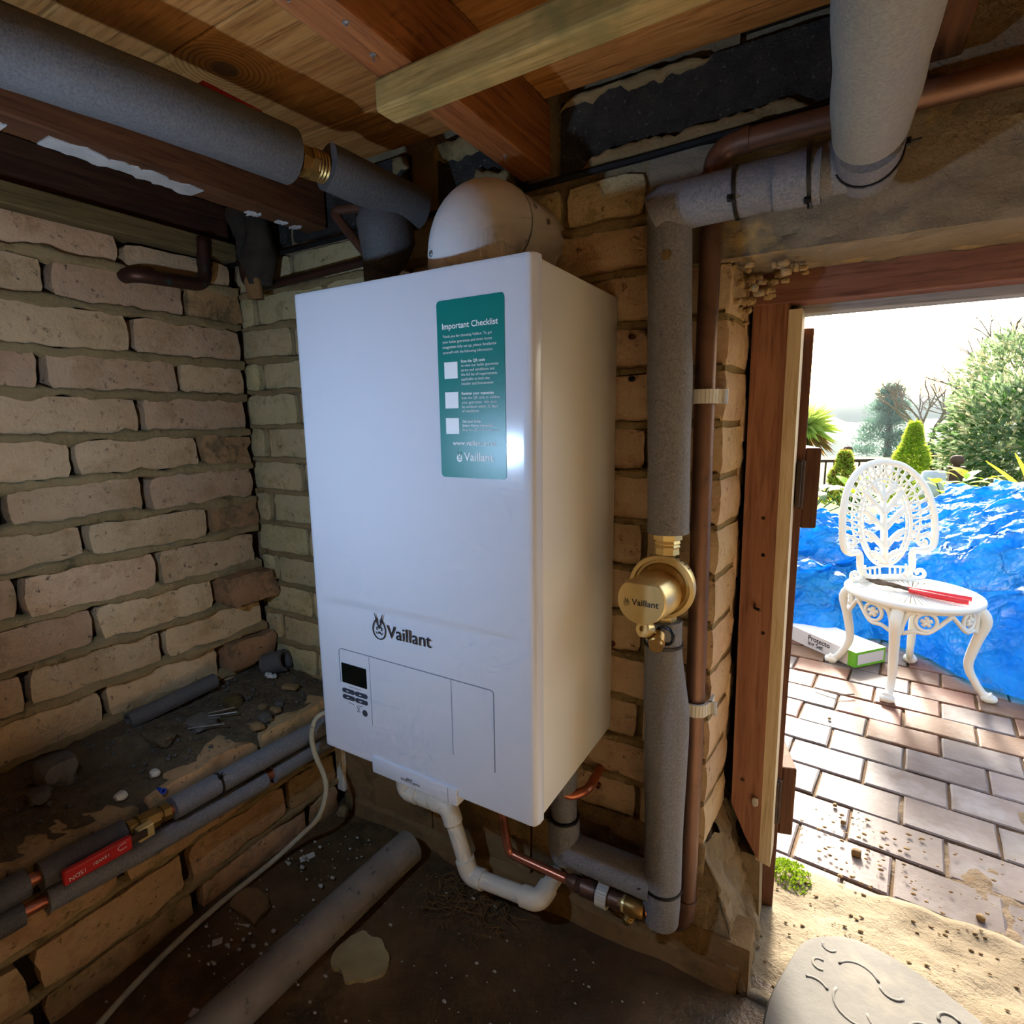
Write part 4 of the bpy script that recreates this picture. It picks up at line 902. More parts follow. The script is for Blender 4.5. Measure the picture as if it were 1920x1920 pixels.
stone('mortar_rubble', (-.700, -.385, -.088), (.012, .010, .008), 63, 'litter_white', 'white mortar chip on the ledge left of the blue plug', 'rubble', 'rubble on the ledge')
stone('mortar_rubble', (-.690, -.445, -.090), (.012, .010, .008), 64, 'litter_white', 'white mortar chip on the ledge above the red lever', 'rubble', 'rubble on the ledge')
stone('mortar_rubble', (-.790, -.330, -.075), (.045, .022, .014), 65, 'soil', 'dark heap of soil on the ledge below the foam offcut', 'soil', 'rubble on the ledge', 3, .5)
stone('mortar_rubble', (-.775, -.255, -.080), (.035, .030, .014), 66, 'stone_grey', 'grey heap of dust on the ledge between nails and foam offcut', 'rubble', 'rubble on the ledge', 3, .5)
m = MB()
for i in range(260):
    y = -random.random()*.55; x = -.89+.20*random.random(); s = .0015+.0035*random.random()**2
    m.rock((x, y, -.070-.03*(x+.93)/.268+.004+.012*N(x*16, y*16, 2)), (s*1.3, s, s*.8), i, 1, .4)
m.build('ledge_grit', 'stone_grey', kind='stuff', label='grit and small crumbs scattered over the ledge', cat='grit')
MB().lathe([(-.02, .004), (.001, .004), (.001, .0055), (.0022, .0055), (.0022, .003), (-.004, .003)], (-.656, -.396, -.100), (1, 0, .2), 14).build('wall_plug', 'plug_blue', wallK, smooth=40)
# ---- bits on the floor
stone('stone', (-.628, -.040, -.368), (.016, .014, .014), 71, 'stone_buff', 'round buff stone on the floor in the corner', 'stone', None)
pts2 = [(-.341+.052*(1+.25*N(math.cos(t_)*1.5, math.sin(t_)*1.5, 5))*math.cos(t_), -.268+.040*(1+.35*N(math.cos(t_)*2, math.sin(t_)*2, 2))*math.sin(t_)) for t_ in [2*math.pi*i/40 for i in range(40)]]
m = MB().prism(pts2, lambda u, v, w: Vector((u, v, FLOOR_Z+w+.010*N(u*3, v*3))), -.004, .0075); m.build('mortar_patch', 'patch_pale', label='pale round mortar patch on the dark floor', cat='patch')
for i, (x, y, w_, h_, a_) in enumerate(((-.567, -.335, .022, .012, .5), (-.580, -.375, .016, .012, .9), (-.489, -.462, .03, .012, .3), (-.600, -.165, .03, .014, 1.1), (-.625, -.20, .02, .012, .2), (-.40, -.20, .008, .006, 1), (-.05, -.30, .010, .004, .6))):
    MB().bbox((x-w_/2, y-h_/2, FLOOR_Z+.004), (x+w_/2, y+h_/2, FLOOR_Z+.0065), .0006, Matrix.Rotation(a_, 3, 'Z') @ Matrix.Rotation(.2, 3, 'X')).build('paper_scrap', 'litter_white', label=['white packaging scrap beside the cable, the larger of a pair', 'white packaging scrap beside the cable, the nearer of a pair', 'white packaging scrap at the bottom edge left of the waste pipe', 'long pale scrap on the dark soil by the wall corner', 'small pale scrap against the left wall foot', 'tiny white chip beside the waste pipe', 'thin white sliver on the open floor before the doorway pier'][i], cat='scrap', group='white scraps on the floor')
m = MB()
for i in range(260):
    x = -.64+.85*random.random(); y = -.06-.62*random.random(); s = .0008+.0022*random.random()**3
    m.rock((x, y, FLOOR_Z+.010*N(x*3, y*3)+.006*N(x*14, y*14, 4)+.03*max(0, -.35-x)*max(0, 1-abs(y+.25))+s*.4), (s*1.6, s, s*.7), i, 1, .4)
for i in range(90):
    x = -.63+.24*random.random(); y = -.08-.35*random.random(); s = .0012+.0030*random.random()**2
    m.rock((x, y, FLOOR_Z+.008+.010*N(x*3, y*3)+.03*max(0, -.35-x)), (s*1.6, s, s*.7), i, 1, .4)
m.build('floor_grit', 'litter_white', kind='stuff', label='white crumbs and grit scattered over the dark floor', cat='grit')
m = MB()
for i in range(120):
    x = -.24+.16*(random.random()-.5); y = -.10+.10*(random.random()-.5); a_ = random.random()*6.3; l_ = .01+.03*random.random()
    m.tube([(x, y, FLOOR_Z+.008), (x+l_*.5*math.cos(a_), y+l_*.5*math.sin(a_), FLOOR_Z+.013), (x+l_*math.cos(a_+.5), y+l_*math.sin(a_+.5), FLOOR_Z+.008)], .0006, 4)
m.build('fibre_tuft', 'rag_tan', kind='stuff', label='tuft of brown fibres on the floor under the white pipe', cat='fibres')
stone('brick_shard', (-.59, -.30, -.372), (.05, .030, .012), 81, 'plinth_stone', 'flat brick shard half sunk in the floor dirt by the cable', 'brick', None, 3, .3)

# ================================================================== GARDEN
GZ = PATIO_Z
def leafmat(name, c1, c2, rough=.45, tr=.5):
    g = NG(name); n = g.noise(6, 3, .6); col = g.ramp(n, [(.3, c1), (.7, c2)])
    g.fin(g.hsv(col, .85, 1.15), rough, 0, None, .4)
    t = g.n('ShaderNodeBsdfTranslucent'); g.l(col, t.inputs[0]); mx = g.n('ShaderNodeMixShader'); mx.inputs[0].default_value = tr
    g.l(g.b.outputs[0], mx.inputs[1]); g.l(t.outputs[0], mx.inputs[2]); g.l(mx.outputs[0], g.o.inputs[0]); return g.m
leafmat('leaf_lime', S(190, 214, 56), S(150, 190, 48)); leafmat('leaf_green', S(92, 128, 62), S(62, 98, 48)); leafmat('leaf_shrub', S(146, 164, 122), S(106, 132, 92)); leafmat('leaf_shrub_tip', S(206, 198, 160), S(180, 180, 138))
leafmat('leaf_pine', S(96, 132, 116), S(74, 112, 94)); leafmat('leaf_conifer', S(206, 212, 90), S(172, 190, 70)); leafmat('leaf_brown', S(150, 116, 64), S(126, 96, 52)); leafmat('leaf_palm', S(204, 214, 112), S(172, 192, 90)); leafmat('leaf_yellow', S(214, 196, 40), S(190, 180, 60))
leafmat('moss', S(140, 168, 36), S(96, 130, 28), .8)
mottle('bark', S(104, 88, 76), S(80, 68, 58), 12, .9); mottle('twig', S(140, 122, 108), S(112, 98, 88), 12, .9)
mottle('paver', S(120, 108, 103), S(98, 84, 78), 7, .58, S(132, 127, 125), (.5, .7), 5, .35, .003, 50, (.80, 1.12), .012, spec=.35)
mottle('paver_red', S(134, 94, 70), S(112, 76, 54), 7, .58, S(150, 130, 112), (.55, .7), 6, .35, .003, 50, (.80, 1.12), .012, spec=.35)
mottle('joint_sand', S(120, 96, 70), S(92, 74, 54), 20, .95); mottle('mud', S(134, 116, 91), S(112, 94, 71), 9, .85, S(128, 100, 66), (.56, .68), 25, .9, .008, 40, (1, 1)); mottle('lawn', S(96, 120, 60), S(78, 100, 52), 3, .95)
mottle('hill', S(86, 104, 92), S(70, 88, 78), .12, .95, bmp=0); mottle('mat_grey', S(116, 113, 106), S(98, 96, 92), 5, .8, S(134, 128, 114), (.55, .7), 4, .3, .003, 40, (1, 1)); mottle('render_white', S(228, 226, 220), S(210, 208, 200), 6, .8)
plain('chair_white', S(238, 236, 224), .45); plain('grip_red', S(222, 40, 48), .4); metal('blade_steel', S(120, 104, 88), S(88, 74, 62), 30, .45)
plain('box_green', S(120, 196, 50), .5); plain('box_white', S(226, 222, 220), .5); plain('print_mauve', S(150, 130, 160), .6)
g = NG('tarp_blue'); col = g.ramp(g.noise(4, 5, .65), [(.3, S(24, 146, 238)), (.7, S(70, 190, 250))])
col = g.mix(g.mask(g.noise(9, 6, .7), .60, .75), col, S(120, 160, 200))
def vor(sc_, d_):
    v = g.n('ShaderNodeTexVoronoi'); v.inputs['Scale'].default_value = sc_
    ad = g.n('ShaderNodeVectorMath'); ad.operation = 'MULTIPLY_ADD'; nz = g.n('ShaderNodeTexNoise'); nz.inputs['Scale'].default_value = sc_*.6; g.l(g.tc.outputs['Object'], nz.inputs['Vector'])
    g.l(nz.outputs['Color'], ad.inputs[0]); ad.inputs[1].default_value = (d_, d_, d_); g.l(g.tc.outputs['Object'], ad.inputs[2]); g.l(ad.outputs[0], v.inputs['Vector']); return v.outputs['Distance']
g.fin(col, .34, 0, g.bump(vor(26, .10), .9, .014, g.bump(vor(9, .25), 1.0, .05)), .6)
tp = g.n('ShaderNodeBsdfTranslucent'); g.l(col, tp.inputs[0]); mx = g.n('ShaderNodeMixShader'); mx.inputs[0].default_value = .66
g.l(g.b.outputs[0], mx.inputs[1]); g.l(tp.outputs[0], mx.inputs[2]); g.l(mx.outputs[0], g.o.inputs[0])

# ---- ground, patio
m = MB().grid(60, 60, lambda a, b: Vector((-30+80*a, .34+74*b, GZ-.06-.012*max(0, b*74-9)**1.6*.6-.02*N(a*40, b*40))))
struct('ground', m, 'lawn', smooth=True, loc=(0, 20, GZ))
patio = struct('patio', MB().box((-1.2, .22, GZ-.05), (3.2, 3.6, GZ-.008)), 'joint_sand')
Rp = Matrix.Rotation(math.radians(-5.5), 3, 'Z'); LX, LY = .186, .130; o0 = Vector((.27, .36, 0)); pk = 0
PV = {}
for sz in range(2):
    pass
for j in range(-1, 17):
    for i in range(-3, 8):
        c = o0+Rp @ Vector(((i+(.5 if j % 2 else 0)+.04*math.sin(j*5.1))*LX, j*LY, 0))
        if c.y < .30 or c.x < -.35 or c.x > 1.35+.25*c.y: continue
        pk += 1; red = c.y > 1.05 and random.random() < .75
        zt = GZ+.0022*math.sin(pk*3.7); sd_ = pk % 6; key = (sd_, red)
        if key not in PV:
            def fp_(a, b, s=sd_):
                e = min(a, 1-a)*LX; f_ = min(b, 1-b)*LY; e = min(e, f_)
                z = -.0025 if e < 1e-6 else 0
                return Vector(((a-.5)*(LX-.007)+(.003*N(a*9, b*9, s*3) if e < 1e-6 else 0), (b-.5)*(LY-.007)+(.003*N(b*9, a*9, s*5) if e < 1e-6 else 0), z+.0012*N(a*4+s, b*4)))
            A = [0, .022, .35, .65, .978, 1]; B = [0, .032, .5, .968, 1]; mm = MB()
            mm.add([fp_(a, b) for b in B for a in A], [(q*6+p, q*6+p+1, (q+1)*6+p+1, (q+1)*6+p) for q in range(4) for p in range(5)])
            ed = [p for p in range(6)]+[q*6+5 for q in range(1, 5)]+[24+p for p in range(4, -1, -1)]+[q*6 for q in range(3, 0, -1)]; n_ = len(mm.v)
            mm.v += [mm.v[e]+Vector((0, 0, -.02)) for e in ed]; mm.f += [(ed[(q+1) % len(ed)], ed[q], n_+q, n_+(q+1) % len(ed)) for q in range(len(ed))]
            ob = mm.build('paver', 'paver_red' if red else 'paver', patio, smooth=10, loc=(0, 0, 0)); PV[key] = ob.data; bpy.data.objects.remove(ob)
        o = bpy.data.objects.new('paver', PV[key]); COL.objects.link(o); o.parent = patio; o.location = Vector((c.x, c.y, zt))-wl(patio); o.rotation_euler = (0, 0, math.radians(-5.5)+(math.pi if pk % 3 == 0 else 0))
# muddy sand spread over the pavers near the threshold
def fmud(a, b):
    x = .30+1.1*a; y = .26+.75*b
    h = .020*(1-(y-.26)/.60)+.024*(x-.55)+.020*N(x*6, y*6, 1)+.006*N(x*30, y*30)-.006-.02*max(0, .5-x)*4*max(0, y-.3)
    if y < .34: h -= .30*(.34-y)
    return Vector((x, y, GZ-.012+max(-.008, h)))
MB().grid(90, 70, fmud).build('mud_patch', 'mud', smooth=True, loc=(.8, .6, GZ), kind='stuff', label='sandy mud washed over the pavers by the threshold', cat='mud')
m = MB()
for i in range(500):
    x = .28+.6*random.random(); y = .20+.45*random.random()**1.5; s = .0012+.003*random.random()**2
    m.rock((x, y, GZ+.008+.03*max(0, 1-(y-.2)*4)), (s*1.5, s, s*.7), i, 1, .4)
m.build('patio_grit', 'stone_buff', kind='stuff', label='brown grit scattered on the pavers outside the door', cat='grit')
for i, (x, y, s) in enumerate(((.37, .60, .007), (.352, .66, .006), (.395, .50, .012), (.60, .43, .009), (.33, 1.12, .006))):
    stone('pebble', (x, y, GZ+s*.6), (s, s*.8, s*.8), i+90, 'stone_buff', ['small brown pebble on the pavers, middle of the three near the door post', 'smallest brown pebble on the pavers near the door post', 'largest brown pebble on the pavers near the moss', 'brown pebble on the muddy pavers at the right', 'tiny dark pebble on the red pavers before the chair'][i], 'stone', 'pebbles on the patio')
for i, P in enumerate((((.44, .325), (.48, .315), (.53, .33)), ((.62, .36), (.66, .34), (.71, .325)), ((.28, 1.32), (.35, 1.30), (.40, 1.33)))):
    MB().tube(smooth_curve([(x, y, GZ+.016-.006*(i == 2)) for x, y in P]), .0022, 6).build('twig', 'twig', smooth=True, label=['short brown twig on the mud by the threshold, the left one', 'short brown twig on the mud by the threshold, the right one', 'thin pale twig on the pavers before the white chair'][i], cat='twig', group='twigs on the patio')
# moss tuft by the door
m = MB()
for i in range(2600):
    a = random.random()*6.283; r_ = .10*math.sqrt(random.random()); x, y = .272+.62*r_*math.cos(a), .295+.75*r_*math.sin(a); h = .055*(1-(r_/.105)**2)*random.random()
    p = Vector((x, y, GZ+.020+h)); d = Vector((random.uniform(-1, 1), random.uniform(-1, 1), random.uniform(.2, 1))).normalized()*.008; e = d.orthogonal().normalized()*.0035
    m.add([p-e, p+d*.5+e*.9-e, p+d, p+e], [(0, 1, 2, 3)])
m.build('moss_tuft', 'moss', kind='stuff', label='bright green moss tuft beside the door post foot', cat='moss', recalc=False)
# doormat-like rubber stepping slab inside the threshold
P = [(.262, -.10), (.266, -.02), (.285, .055), (.305, .115), (.333, .145), (.375, .165), (.42, .162), (.468, .147), (.535, .108), (.60, .05), (.66, -.02), (.68, -.12), (.66, -.22), (.60, -.30), (.48, -.34), (.36, -.33), (.29, -.25)]
P = [(p.x, p.y) for p in smooth_curve([(x, y, 0) for x, y in P]+[(P[0][0], P[0][1], 0)], 4)[:-1]]
MAT_Z = FLOOR_Z+.014
stp = empty('stepping_slab', (.45, -.08, FLOOR_Z), 'grey rounded stepping slab just inside the doorway', 'slab')
nP = len(P); m = MB(); cc = (.45, -.08)
for s_, z_ in ((1, -.016), (1, .004), (.985, .0095), (.95, .011), (.6, .0105), (.25, .012)): m.v += [Vector((cc[0]+(x-cc[0])*s_, cc[1]+(y-cc[1])*s_, MAT_Z+z_+(.0015*N(x*s_*12, y*s_*12) if s_ < .98 else 0))) for x, y in P]
for r_ in range(5): m.f += [(r_*nP+i, r_*nP+(i+1) % nP, (r_+1)*nP+(i+1) % nP, (r_+1)*nP+i) for i in range(nP)]
m.f.append(tuple(range(5*nP, 6*nP))); m.build('slab', 'mat_grey', stp, smooth=40)
for i, (x, y, r_, a0, a1) in enumerate(((.345, .125, .010, 160, 340), (.332, .082, .010, 60, 300), (.385, .083, .030, 20, 150), (.384, .036, .032, 150, 300), (.43, .09, .016, 190, 330), (.425, .035, .030, 190, 300), (.325, .03, .022, 30, 120), (.47, .03, .024, 20, 160), (.40, -.02, .028, 10, 200), (.50, .075, .014, 30, 200))):
    MB().tube(arc((x, y, MAT_Z+.0092), (1, 0, 0), (0, 1, 0), r_, a0, a1, 10), .0030, 8).build('relief', 'mat_grey', stp, smooth=True)

# ---- cast metal garden chair
CH = Vector((.555, 1.56, GZ)); chair = empty('garden_chair', CH, 'white cast metal garden chair with a pierced oval back', 'chair')
fwd = Vector((.185, -.26, 0)).normalized(); sid = Vector((-fwd.y, fwd.x, 0))*1.0    # sid points to the right in the picture
SH = .335
bc = Vector((.482, 1.690, GZ+SH))
def BK(u, v, w=0.):   # back plane: u sideways (picture right), v up
    curve = .75*u*u
    return bc+sid*u+Vector((0, 0, v))+fwd*(curve-.16*v+.0+w)
def bt_(pts, r, nm='back_bar', mat='chair_white', n=8, closed=False): return MB().tube([BK(*p) for p in pts], r, n, closed=closed).build(nm, mat, chair, smooth=True)
oval = lambda a, b, c, t: (a*math.cos(t)+0, c+b*math.sin(t))
# outer frame
outer = [(.075, .015), (.105, .05), (.110, .11), (.150, .115), (.180, .135), (.188, .19), (.182, .28), (.150, .37), (.085, .435), (0, .456)]
outer = smooth_curve([(x, y, 0) for x, y in outer], 5); L_ = [(p.x, p.y) for p in outer]
full = L_+[(-x, y) for x, y in reversed(L_[:-1])]
bt_(full, .0125, 'back_frame', n=10)
inner = [(.105*math.cos(t), .225+.165*math.sin(t)) for t in [2*math.pi*i/44 for i in range(44)]]
bt_(inner, .0065, 'oval_ring', closed=True); inner2 = [(.090*math.cos(t), .225+.148*math.sin(t)) for t in [2*math.pi*i/44 for i in range(44)]]; bt_(inner2, .0045, 'oval_ring', closed=True)
mid = [(.140*math.cos(t), .245+.185*math.sin(t)) for t in [math.radians(-30+240*i/40) for i in range(41)]]; bt_(mid, .004, 'lattice_ring')
m = MB()
for i in range(25):
    t = math.radians(-25+230*i/24)
    a = (.106*math.cos(t), .228+.166*math.sin(t)); b1 = math.radians(-25+230*(i+.7)/24); b2 = math.radians(-25+230*(i-.7)/24)
    for q in (b1, b2): m.tube([BK(*a), BK(.176*math.cos(q), .250+.20*math.sin(q))], .0042, 6)
m.build('back_lattice', 'chair_white', chair, smooth=True)
m = MB()
for i in range(44):
    t = 2*math.pi*i/44; m.tube([BK(.090*math.cos(t), .225+.148*math.sin(t)), BK(.105*math.cos(t), .225+.165*math.sin(t))], .003, 5)
m.build('ring_rungs', 'chair_white', chair, smooth=True)
m = MB(); m.tube([BK(0, y_) for y_ in (.07, .15, .25, .37)], [.012, .013, .012, .008], 8)
for s in (-1, 1):
    for (y_, l_, hh) in ((.10, .070, .010), (.16, .082, .035), (.23, .085, .045), (.29, .078, .05), (.34, .05, .035)):
        m.tube(smooth_curve([BK(s*.004, y_-.03), BK(s*l_*.45, y_+hh*.1), BK(s*l_*.8, y_+hh*.7), BK(s*l_*1.0, y_+hh)], 4), [.0115]*5+[.0125]*4+[.009]*4, 7)
        m.tube(smooth_curve([BK(s*l_*.45, y_+hh*.1), BK(s*l_*.7, y_-hh*.05), BK(s*l_*.9, y_+.002)], 4), [.010]*5+[.006]*4, 7)
m.build('palmette', 'chair_white', chair, smooth=True)
m = MB()
for s in (-1, 1):
    for i in range(5):
        u = s*(.02+.02*i); m.tube([BK(u, .01), BK(u*1.05, .05+.004*i*i*.4)], .004, 5)
    # scroll at the lower outer corner of the back and arm scroll on the seat
    m.tube([BK(s*(.148+.030*(1-t)*math.cos(t*9)), .148+.030*(1-t)*math.sin(t*9)) for t in [i/26 for i in range(24)]], .006, 6)
    m.tube([BK(s*(.13+.036*(1-t)*math.cos(2+t*9)), .030+.030*(1-t)*math.sin(2+t*9)) for t in [i/26 for i in range(24)]], .008, 6)
m.tube([BK(-.12, .0), BK(-.06, .012), BK(0, .014), BK(.06, .012), BK(.13, .0)], .012, 8); m.tube([BK(-.10, .05), BK(0, .058), BK(.10, .05)], .005, 6)
m.build('back_scrolls', 'chair_white', chair, smooth=True)
# seat: rim, radial bars, hub
sc_ = CH+Vector((0, 0, SH)); SR = .200
ST = lambda r_, a, z=0.: sc_+(sid*math.cos(a)+fwd*math.sin(a))*r_*Vector((1, 1, 1)).x+Vector((0, 0, z))
MB().tube([ST(SR, 2*math.pi*i/48) for i in range(48)], .011, 10, closed=True).build('seat_rim', 'chair_white', chair, smooth=True)
m = MB()
for i in range(56):
    a = 2*math.pi*i/56; p, q = ST(.045, a), ST(SR-.035, a); w_ = (sid*-math.sin(a)+fwd*math.cos(a))
    m.add([p-w_*.0016+Vector((0, 0, .004)), q-w_*.0065+Vector((0, 0, .003)), q+w_*.0065+Vector((0, 0, .003)), p+w_*.0016+Vector((0, 0, .004)), p-w_*.0016-Vector((0, 0, .004)), q-w_*.0065-Vector((0, 0, .004)), q+w_*.0065-Vector((0, 0, .004)), p+w_*.0016-Vector((0, 0, .004))], [(0,1,2,3),(7,6,5,4),(0,4,5,1),(1,5,6,2),(2,6,7,3),(3,7,4,0)])
m.build('seat_bars', 'chair_white', chair)
MB().lathe([(-.005, .048), (.004, .048), (.007, .03)], sc_, (0, 0, 1), 28).build('seat_hub', 'chair_white', chair, smooth=40)
m = MB(); n_ = 56
for r_, z_ in ((SR-.038, .005), (SR, .006), (SR, -.006), (SR-.038, -.005)): m.v += [ST(r_, 2*math.pi*i/n_, z_) for i in range(n_)]
for k_ in range(4): m.f += [(k_*n_+i, k_*n_+(i+1) % n_, ((k_+1) % 4)*n_+(i+1) % n_, ((k_+1) % 4)*n_+i) for i in range(n_)]
m.build('seat_ring', 'chair_white', chair, smooth=40)
feet = [Vector((.497, 1.352, GZ)), Vector((.328, 1.62, GZ)), Vector((.790, 1.512, GZ)), Vector((.594, 1.765, GZ))]
tops = []
for ft in feet:
    d = (ft-CH); d.z = 0; L0 = d.length; d.normalize(); t = sc_+d*(SR-.02); tops.append(t)
    P = smooth_curve([t+Vector((0, 0, -.012)), CH+d*(SR+.012)+Vector((0, 0, SH-.055)), CH+d*(SR-.005)+Vector((0, 0, SH-.13)), CH+d*(SR-.02)+Vector((0, 0, SH-.22)), CH+d*(L0-.035)+Vector((0, 0, .055)), CH+d*(L0-.008)+Vector((0, 0, .018)), CH+d*(L0+.012)+Vector((0, 0, .010))], 5)
    n_ = len(P); rr = []
    for i in range(n_):
        q = i/(n_-1); rr.append(.020-.009*q*1.3 if q < .6 else (.0125-.002*(q-.6) if q < .82 else .0125+.010*math.sin((q-.82)/.18*math.pi)))
    lg = MB().tube(P, rr, 12).build('leg', 'chair_white', chair, smooth=True)
    MB().rock(CH+d*(L0+.004)+Vector((0, 0, .012)), (.028, .028, .014), 5, 2, .15).build('foot', 'chair_white', lg, smooth=True)
# pierced aprons between the legs
angs = sorted(range(4), key=lambda i: math.atan2((feet[i]-CH).dot(fwd), (feet[i]-CH).dot(sid)))
for k_ in range(4):
    i0, i1 = angs[k_], angs[(k_+1) % 4]
    a0 = math.atan2((feet[i0]-CH).dot(fwd), (feet[i0]-CH).dot(sid)); a1 = math.atan2((feet[i1]-CH).dot(fwd), (feet[i1]-CH).dot(sid))
    if a1 < a0: a1 += 2*math.pi
    def AP(s, v, w=0.):    # s along the rim (m) from the middle
        a = (a0+a1)/2+s/(SR-.012); return ST(SR-.012+w, a, v)
    half = (a1-a0)/2*(SR-.012)-.012
    m = MB()
    for s in (-1, 1):
        cx_ = s*half*.52
        for q in range(5):
            b = 2*math.pi*q/5+.3; m.tube([AP(cx_, -.045), AP(cx_+.017*math.cos(b), -.045+.017*math.sin(b))], [.006, .0075], 6)
        m.tube([AP(cx_+.030*math.cos(2*math.pi*i/20), -.045+.030*math.sin(2*math.pi*i/20)) for i in range(20)], .0062, 6, closed=True)
        m.tube(smooth_curve([AP(s*half, -.10), AP(s*half*.97, -.06), AP(s*half*.85, -.02), AP(s*half*.5, -.014)], 4), .009, 7)
    m.tube([AP(half*t_, -.012) for t_ in [-1+.2*i for i in range(11)]], .008, 7)
    m.tube(smooth_curve([AP(-half*.95, -.095), AP(-half*.75, -.082), AP(-half*.45, -.080), AP(-half*.1, -.035), AP(0, -.024), AP(half*.1, -.035), AP(half*.45, -.080), AP(half*.75, -.082), AP(half*.95, -.095)], 4), .007, 7)
    m.build('apron', 'chair_white', chair, smooth=True)
# loppers with red handles lying on the seat
lop = empty('loppers', (.56, 1.53, GZ+SH+.012), 'pair of loppers with red handles lying on the white chair seat', 'loppers')
z_ = GZ+SH+.018
MB().tube([(.415, 1.600, z_+.004), (.450, 1.590, z_+.006), (.50, 1.565, z_), (.545, 1.545, z_)], [.003, .009, .008, .006], 8).build('blade', 'blade_steel', lop, smooth=True)
MB().tube([(.425, 1.592, z_), (.455, 1.575, z_), (.50, 1.565, z_+.004), (.55, 1.525, z_)], [.002, .008, .008, .006], 8).build('blade', 'blade_steel', lop, smooth=True)
MB().tube([(.54, 1.546, z_), (.60, 1.530, z_), (.715, 1.500, z_)], [.008, .0095, .0085], 10).build('handle', 'grip_red', lop, smooth=True)
MB().tube([(.545, 1.527, z_), (.60, 1.495, z_), (.700, 1.455, z_)], [.008, .0095, .0085], 10).build('handle', 'grip_red', lop, smooth=True)

# ---- green and white carton half under the tarpaulin
bx = empty('carton', (.38, 1.68, GZ), 'green and white carton half under the blue tarpaulin', 'carton')
e0 = Vector((.405, 1.590, GZ+.001)); dA = (Vector((.173, 1.785, 0))-Vector((.405, 1.590, 0))).normalized(); dB = Vector((-dA.y, dA.x, 0)); 
if dB.x < 0: dB = -dB
hB = .062
BX = lambda u, v, w: e0+dA*u+dB*w+Vector((0, 0, v))
m = MB(); m.add([BX(0.032, 0, 0), BX(.36, 0, 0), BX(.36, 0, .16), BX(.032, 0, .16), BX(.032, hB, 0), BX(.36, hB, 0), BX(.36, hB, .16), BX(.032, hB, .16)], [(0,3,2,1),(4,5,6,7),(0,1,5,4),(1,2,6,5),(2,3,7,6),(3,0,4,7)]); m.build('carton_body', 'box_white', bx)
m = MB(); m.add([BX(0, 0, 0), BX(.032, 0, 0), BX(.032, 0, .16), BX(0, 0, .16), BX(0, hB, 0), BX(.032, hB, 0), BX(.032, hB, .16), BX(0, hB, .16)], [(0,3,2,1),(4,5,6,7),(0,1,5,4),(1,2,6,5),(2,3,7,6),(3,0,4,7)]); m.build('carton_end', 'box_green', bx)
m = MB(); m.add([BX(-.001, .010, .012), BX(-.001, .010, .150), BX(-.001, .052, .150), BX(-.001, .052, .012)], [(0, 1, 2, 3)]); m.build('end_panel', 'box_white', bx)
BT = lambda u, v, w: e0+dA*(.36-.04-u)*1.0+Vector((0, 0, v))-dB*(w+.0002)
text_mesh('Protecto', BT, .10, .034, width=.105, bold=.02).build('lettering', 'print_dark', bx); text_mesh('ing Set', BT, .10, .012, width=.075, bold=.02).build('lettering', 'print_dark', bx)

# ---- blue tarpaulin heap
def ridged(x, y, z, o=4):
    s = 0; a = 1; f = 1
    for i in range(o): s += a*(1-abs(noise.noise(Vector((x*f, y*f, z+i*7)))*2)); a *= .5; f *= 2.05
    return s
def ftarp(a, b):
    x = -.55+3.6*a
    fy = 1.80+.10*max(0, min(1, (x-.30)/.15)) if x < .55 else 1.90-1.0*(x-.55) if x < 1.0 else 1.45-.10*(x-1.0)
    fy += .07*N(x*3.2, 2)+.03*N(x*9, 5)
    y = fy+(3.12-fy)*b
    d = y-fy; top = .39+.37*min(1, max(0, (x-.45)/.9))
    h = top*(1-math.exp(-d*4.0))
    h *= .95+.22*N(x*2.2, y*2.6, 3)
    h += (.055*ridged(x*2.3, y*3.0, 1)-.06)*min(1, d*4)+.022*(ridged(x*7, y*9, 4)-1)*min(1, d*6+.15)
    if x < .42: h = max(h, .072*min(1, (.42-x)*20)*min(1, .25+d*9))
    if b > .86: h *= max(0, (1-b)/.14)**.6
    q = min(1, d*5); z = h
    fold = (ridged(x*2.6+3, z*5+y*1.5, 6)-1.1)*.075*q+(ridged(x*7, z*9+y*3, 9, 3)-1)*.028*q
    return Vector((x+.03*N(x*7, y*7, 9)+.5*fold, y-fold, GZ+.012+max(0, h)))
MB().grid(210, 170, ftarp).build('tarpaulin', 'tarp_blue', smooth=True, loc=(1, 2.5, GZ), label='crumpled blue plastic tarpaulin heaped over the patio behind the chair', cat='tarpaulin')

